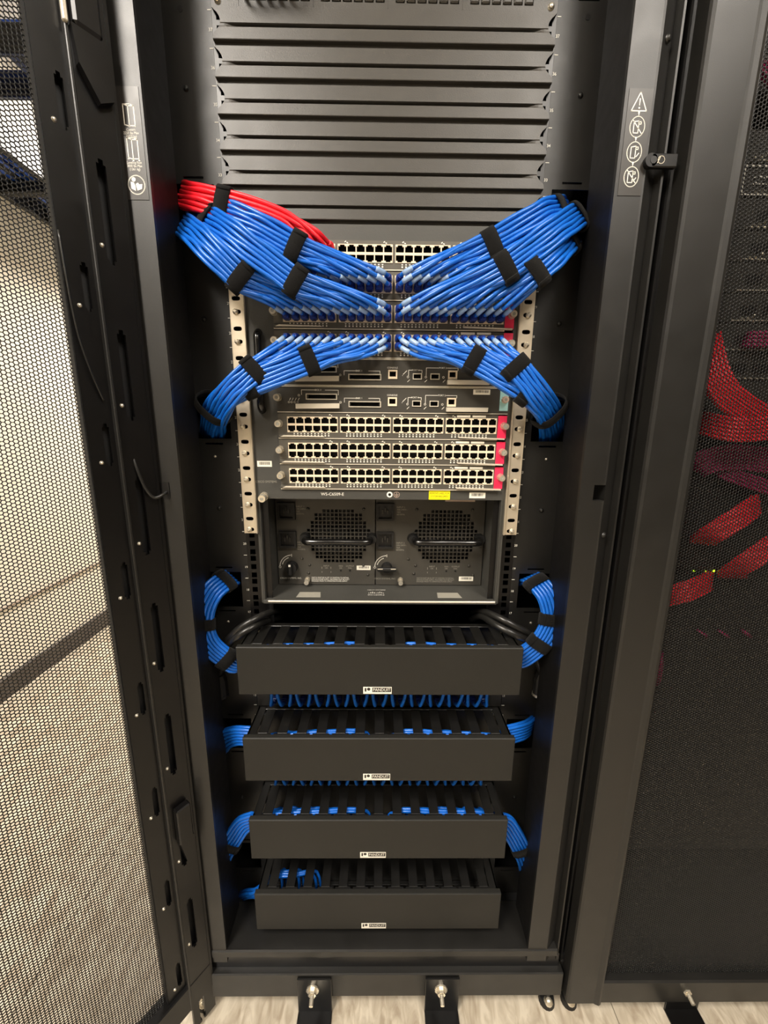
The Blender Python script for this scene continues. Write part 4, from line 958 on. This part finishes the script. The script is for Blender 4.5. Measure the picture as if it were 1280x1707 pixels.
mgr_bundle(2, -1, [(392, 1445, .12), (378, 1470, .07), (364, 1478, .02), (361, 1462, -.025), (370, 1430, -.045), (387, 1400, -.052), (406, 1374, -.05), (424, 1368, -.05)], [(385, 1405, 'black strap on the lowest left blue bundle beside the third manager')], 'blue patch cable rising into the left end of the third manager', 'blue cables into the third manager, left')
mgr_bundle(2, 1, [(862, 1440, .14), (872, 1464, .08), (878, 1470, .03), (880, 1450, -.02), (872, 1422, -.045), (858, 1395, -.05), (842, 1372, -.05), (826, 1368, -.05)], [(868, 1414, 'black strap on the lowest right blue bundle beside the third manager')], 'blue patch cable rising into the right end of the third manager', 'blue cables into the third manager, right')
mgr_bundle(3, -1, [(396, 1490, .12), (398, 1496, .06), (402, 1494, .0), (412, 1490, -.03), (428, 1488, -.045)], [], 'blue patch cable inside the left end of the lowest manager', 'blue cables in the lowest manager', count=6)
# cables hanging down in front of the top patch panel
for k in range(5):
    x = -.196+.0155*k; cable([(x, -.008, zU(38)+.0145), (x, -.03, zU(38)+.015), (x+.004, -.05, zU(38)+.03), (x+.01, -.055, zU(38)+.1), (x+.012, -.05, zU(38)+.17), (x+.012, -.04, zU(38)+.222)], 'dark blue patch cable at the top patch panel, upper edge of the picture', 'dark blue cables at the top edge', 'cable_blue_dark', per=5)
# cables deep behind the gap under the chassis
for k in range(6):
    x = -.03+.033*k; cable([(x-.02, .14, .79), (x, .12, .826), (x+.03, .115, .828), (x+.05, .14, .79)], 'dim blue cable deep behind the gap under the chassis', 'dim blue cables behind the chassis gap', 'cable_blue_dark', per=5)
# black power cords
def cord(pts, label, r=.0062):
    C = [P(*a) for a in pts]; t = MB().tube(catmull(C, 6), r, 12).build('power_cord', 'cable_black', None, smooth=True, origin=C[0]); tag(t, label, 'cord', 'black power cords')
    e = C[-1]; MB().tube([e, e+np.array([0, .002, -.012]), e+np.array([0, .003, -.045])], [.0085, .012, .0125], 12).build('plug', 'rubber', t)
    MB().cyl(e+np.array([0, .003, -.045]), e+np.array([0, .003, -.050]), .0132, None, 14).build('collar', 'zinc' if e[0] > 0 else 'rubber', t)
cord([(470, 1018, .06), (452, 1020, .0), (425, 1032, -.035), (400, 1047, -.045), (380, 1066, -.04), (362, 1094, -.02), (354, 1116, -.005)], 'upper of the two black power cords left of the topmost manager')
cord([(468, 1030, .06), (446, 1034, .0), (424, 1044, -.04), (400, 1058, -.052), (384, 1072, -.045), (372, 1098, -.02), (366, 1124, -.005)], 'lower of the two black power cords left of the topmost manager')
cord([(790, 1020, .06), (808, 1020, .0), (836, 1032, -.035), (862, 1046, -.045), (888, 1060, -.035), (902, 1086, -.02), (906, 1112, -.008)], 'upper of the two black power cords right of the topmost manager')
cord([(786, 1032, .06), (804, 1028, .0), (830, 1044, -.042), (858, 1058, -.056), (880, 1070, -.042), (894, 1094, -.025), (903, 1122, -.012)], 'lower of the two black power cords right of the topmost manager')
# ---------------------------------------------------------------- red cables in the neighbouring cabinet
def red_bundle(pts, count, label, group, m='cable_red', rows=2, r=.003):
    C = [P(*a) for a in pts]; fr = frames(C); ns = (count+rows-1)//rows; step = max(1, len(fr)//7); keys = list(range(0, len(fr), step))
    if keys[-1] != len(fr)-1: keys.append(len(fr)-1)
    for j in range(count):
        lay, dep = j//rows, j % rows; ob = ((ns-1)/2-lay)*r*2.05; oa = ((rows-1)/2-dep)*r*2
        cable([fr[k][0]+fr[k][2]*oa+fr[k][3]*ob for k in keys], label, group, m, r, per=4)
red_bundle([(1165, 520, .06), (1176, 560, .0), (1186, 610, -.03), (1205, 650, -.045), (1245, 685, -.05), (1300, 712, -.05), (1350, 725, -.03)], 14, 'red cable sweeping down behind the perforated door, below the device screws', 'red cables sweeping behind the door')
red_bundle([(1150, 700, .05), (1180, 707, -.03), (1215, 716, -.068), (1260, 716, -.07), (1320, 708, -.07), (1380, 700, -.04)], 12, 'bright red cable in the horizontal bundle behind the perforated door', 'horizontal red cables behind the door')
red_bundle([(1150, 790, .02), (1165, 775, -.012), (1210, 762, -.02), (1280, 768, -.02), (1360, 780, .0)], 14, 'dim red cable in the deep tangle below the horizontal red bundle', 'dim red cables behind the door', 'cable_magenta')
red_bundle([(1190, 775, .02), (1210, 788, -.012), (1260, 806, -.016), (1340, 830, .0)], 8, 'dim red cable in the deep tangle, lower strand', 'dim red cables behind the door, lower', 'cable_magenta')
red_bundle([(1178, 902, .02), (1170, 902, -.02), (1182, 893, -.05), (1212, 875, -.06), (1240, 857, -.055), (1256, 845, -.03), (1262, 836, .02)], 12, 'red cable in the short diagonal bundle above the green lights', 'upper diagonal red cables behind the door')
red_bundle([(1228, 958, .02), (1216, 958, -.02), (1236, 944, -.05), (1280, 914, -.058), (1330, 880, -.05), (1350, 870, .05)], 12, 'red cable in the diagonal bundle right of the green lights', 'right diagonal red cables behind the door')
red_bundle([(1060, 1010, .02), (1088, 1000, -.02), (1130, 990, -.045), (1165, 978, -.04), (1180, 970, -.02), (1184, 966, .02)], 12, 'red cable in the diagonal bundle below the green lights', 'lower diagonal red cables behind the door')
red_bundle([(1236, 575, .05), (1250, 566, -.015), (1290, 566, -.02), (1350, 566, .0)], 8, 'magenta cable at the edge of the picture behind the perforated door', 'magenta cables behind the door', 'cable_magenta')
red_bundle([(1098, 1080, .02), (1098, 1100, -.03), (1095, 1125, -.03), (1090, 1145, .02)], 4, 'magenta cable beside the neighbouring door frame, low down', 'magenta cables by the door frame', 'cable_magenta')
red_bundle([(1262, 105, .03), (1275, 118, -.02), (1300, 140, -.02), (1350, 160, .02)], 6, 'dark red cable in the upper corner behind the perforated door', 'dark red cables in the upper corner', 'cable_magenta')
for x0 in (1165, 1200, 1238): red_bundle([(x0, 1052, .01), (x0, 1052, -.012), (x0+10, 1059, -.014), (x0+12, 1062, .01)], 1, 'short magenta cable stub under the lower diagonal bundle', 'magenta cable stubs', 'cable_magenta', 1)
t = thing('indicator_strip', 'small black strip with three green lights behind the perforated door', 'lights', P(1175, 960, -.02))
a0 = P(1150, 953, -.004); a1 = P(1200, 953, -.004)
MB().box(a0[0], a1[0], -.004, .01, a0[2]-.006, a0[2]+.006, .001).build('body', 'interior_black', t)
for px, r in ((1157.5, .0016), (1176, .0014), (1190.5, .0034)):
    c = P(px, 952, -.005); MB().dome((c[0], -.004, c[2]), (0, -1, 0), r, .002, 10).build('indicator', 'led_green', t, smooth=True)
# ================================================================== overhead cable tray by the white wall
t = thing('cable_tray', 'black overhead ladder tray seen through the top of the open door', 'cable tray', (-1.47, 1.4, 2.1))
for x in (-1.60, -1.34): MB().box(x-.012, x+.012, -.6, 3.1, 2.1, 2.19, .003).build('side_rail', 'rack_gloss', t)
rg = None
for k in range(13):
    y = -.45+.28*k
    if rg is None: rg = MB().box(-1.588, -1.352, y-.022, y+.022, 2.105, 2.145, .003).build('rung', 'rack_gloss', t)
    else: share(rg, 'rung', t, (WORLD[rg.name][0], y, WORLD[rg.name][2]))
for k in range(30):
    lay = k // 8; x = -1.56+.024*(k % 8)+.009*(lay % 2)
    o = MB().tube(catmull([(x, -.55, 2.155+.016*lay), (x+.01*math.sin(k), .5, 2.155+.016*lay), (x+.015*math.cos(k), 1.3, 2.155+.016*lay), (x, 2.2, 2.155+.016*lay), (x, 3.1, 2.155+.016*lay)], 5), .0085, 8).build('tray_cable', 'cable_blue_dark' if k % 3 else 'cable_black', None, smooth=True)
    tag(o, 'thick dark cable lying along the overhead tray beyond the open door', 'cable', 'cables along the overhead tray')
for k in range(10):
    lay = k // 5
    o = MB().tube(catmull([(-1.58, .95+.02*(k % 5), 2.452+.018*lay), (-1.2, .95+.02*(k % 5), 2.45+.018*lay), (-.5, .95+.02*(k % 5), 2.452+.018*lay), (.4, .95+.02*(k % 5), 2.452+.018*lay)], 5), .009, 8).build('tray_cable', 'cable_blue_dark', None, smooth=True)
    tag(o, 'thick blue cable crossing above the ladder tray at the top left corner', 'cable', 'blue cables crossing above the tray')
t2 = thing('cable_tray', 'black cross tray carrying blue cables at the top left corner', 'cable tray', (-.6, 1.0, 2.35))
for y in (.91, 1.09): MB().box(-1.6, .4, y-.01, y+.01, 2.35, 2.435, .003).build('side_rail', 'rack_gloss', t2)
for k in range(8): MB().box(-1.5+.25*k-.015, -1.5+.25*k+.015, .92, 1.08, 2.372, 2.398).build('rung', 'rack_gloss', t2)
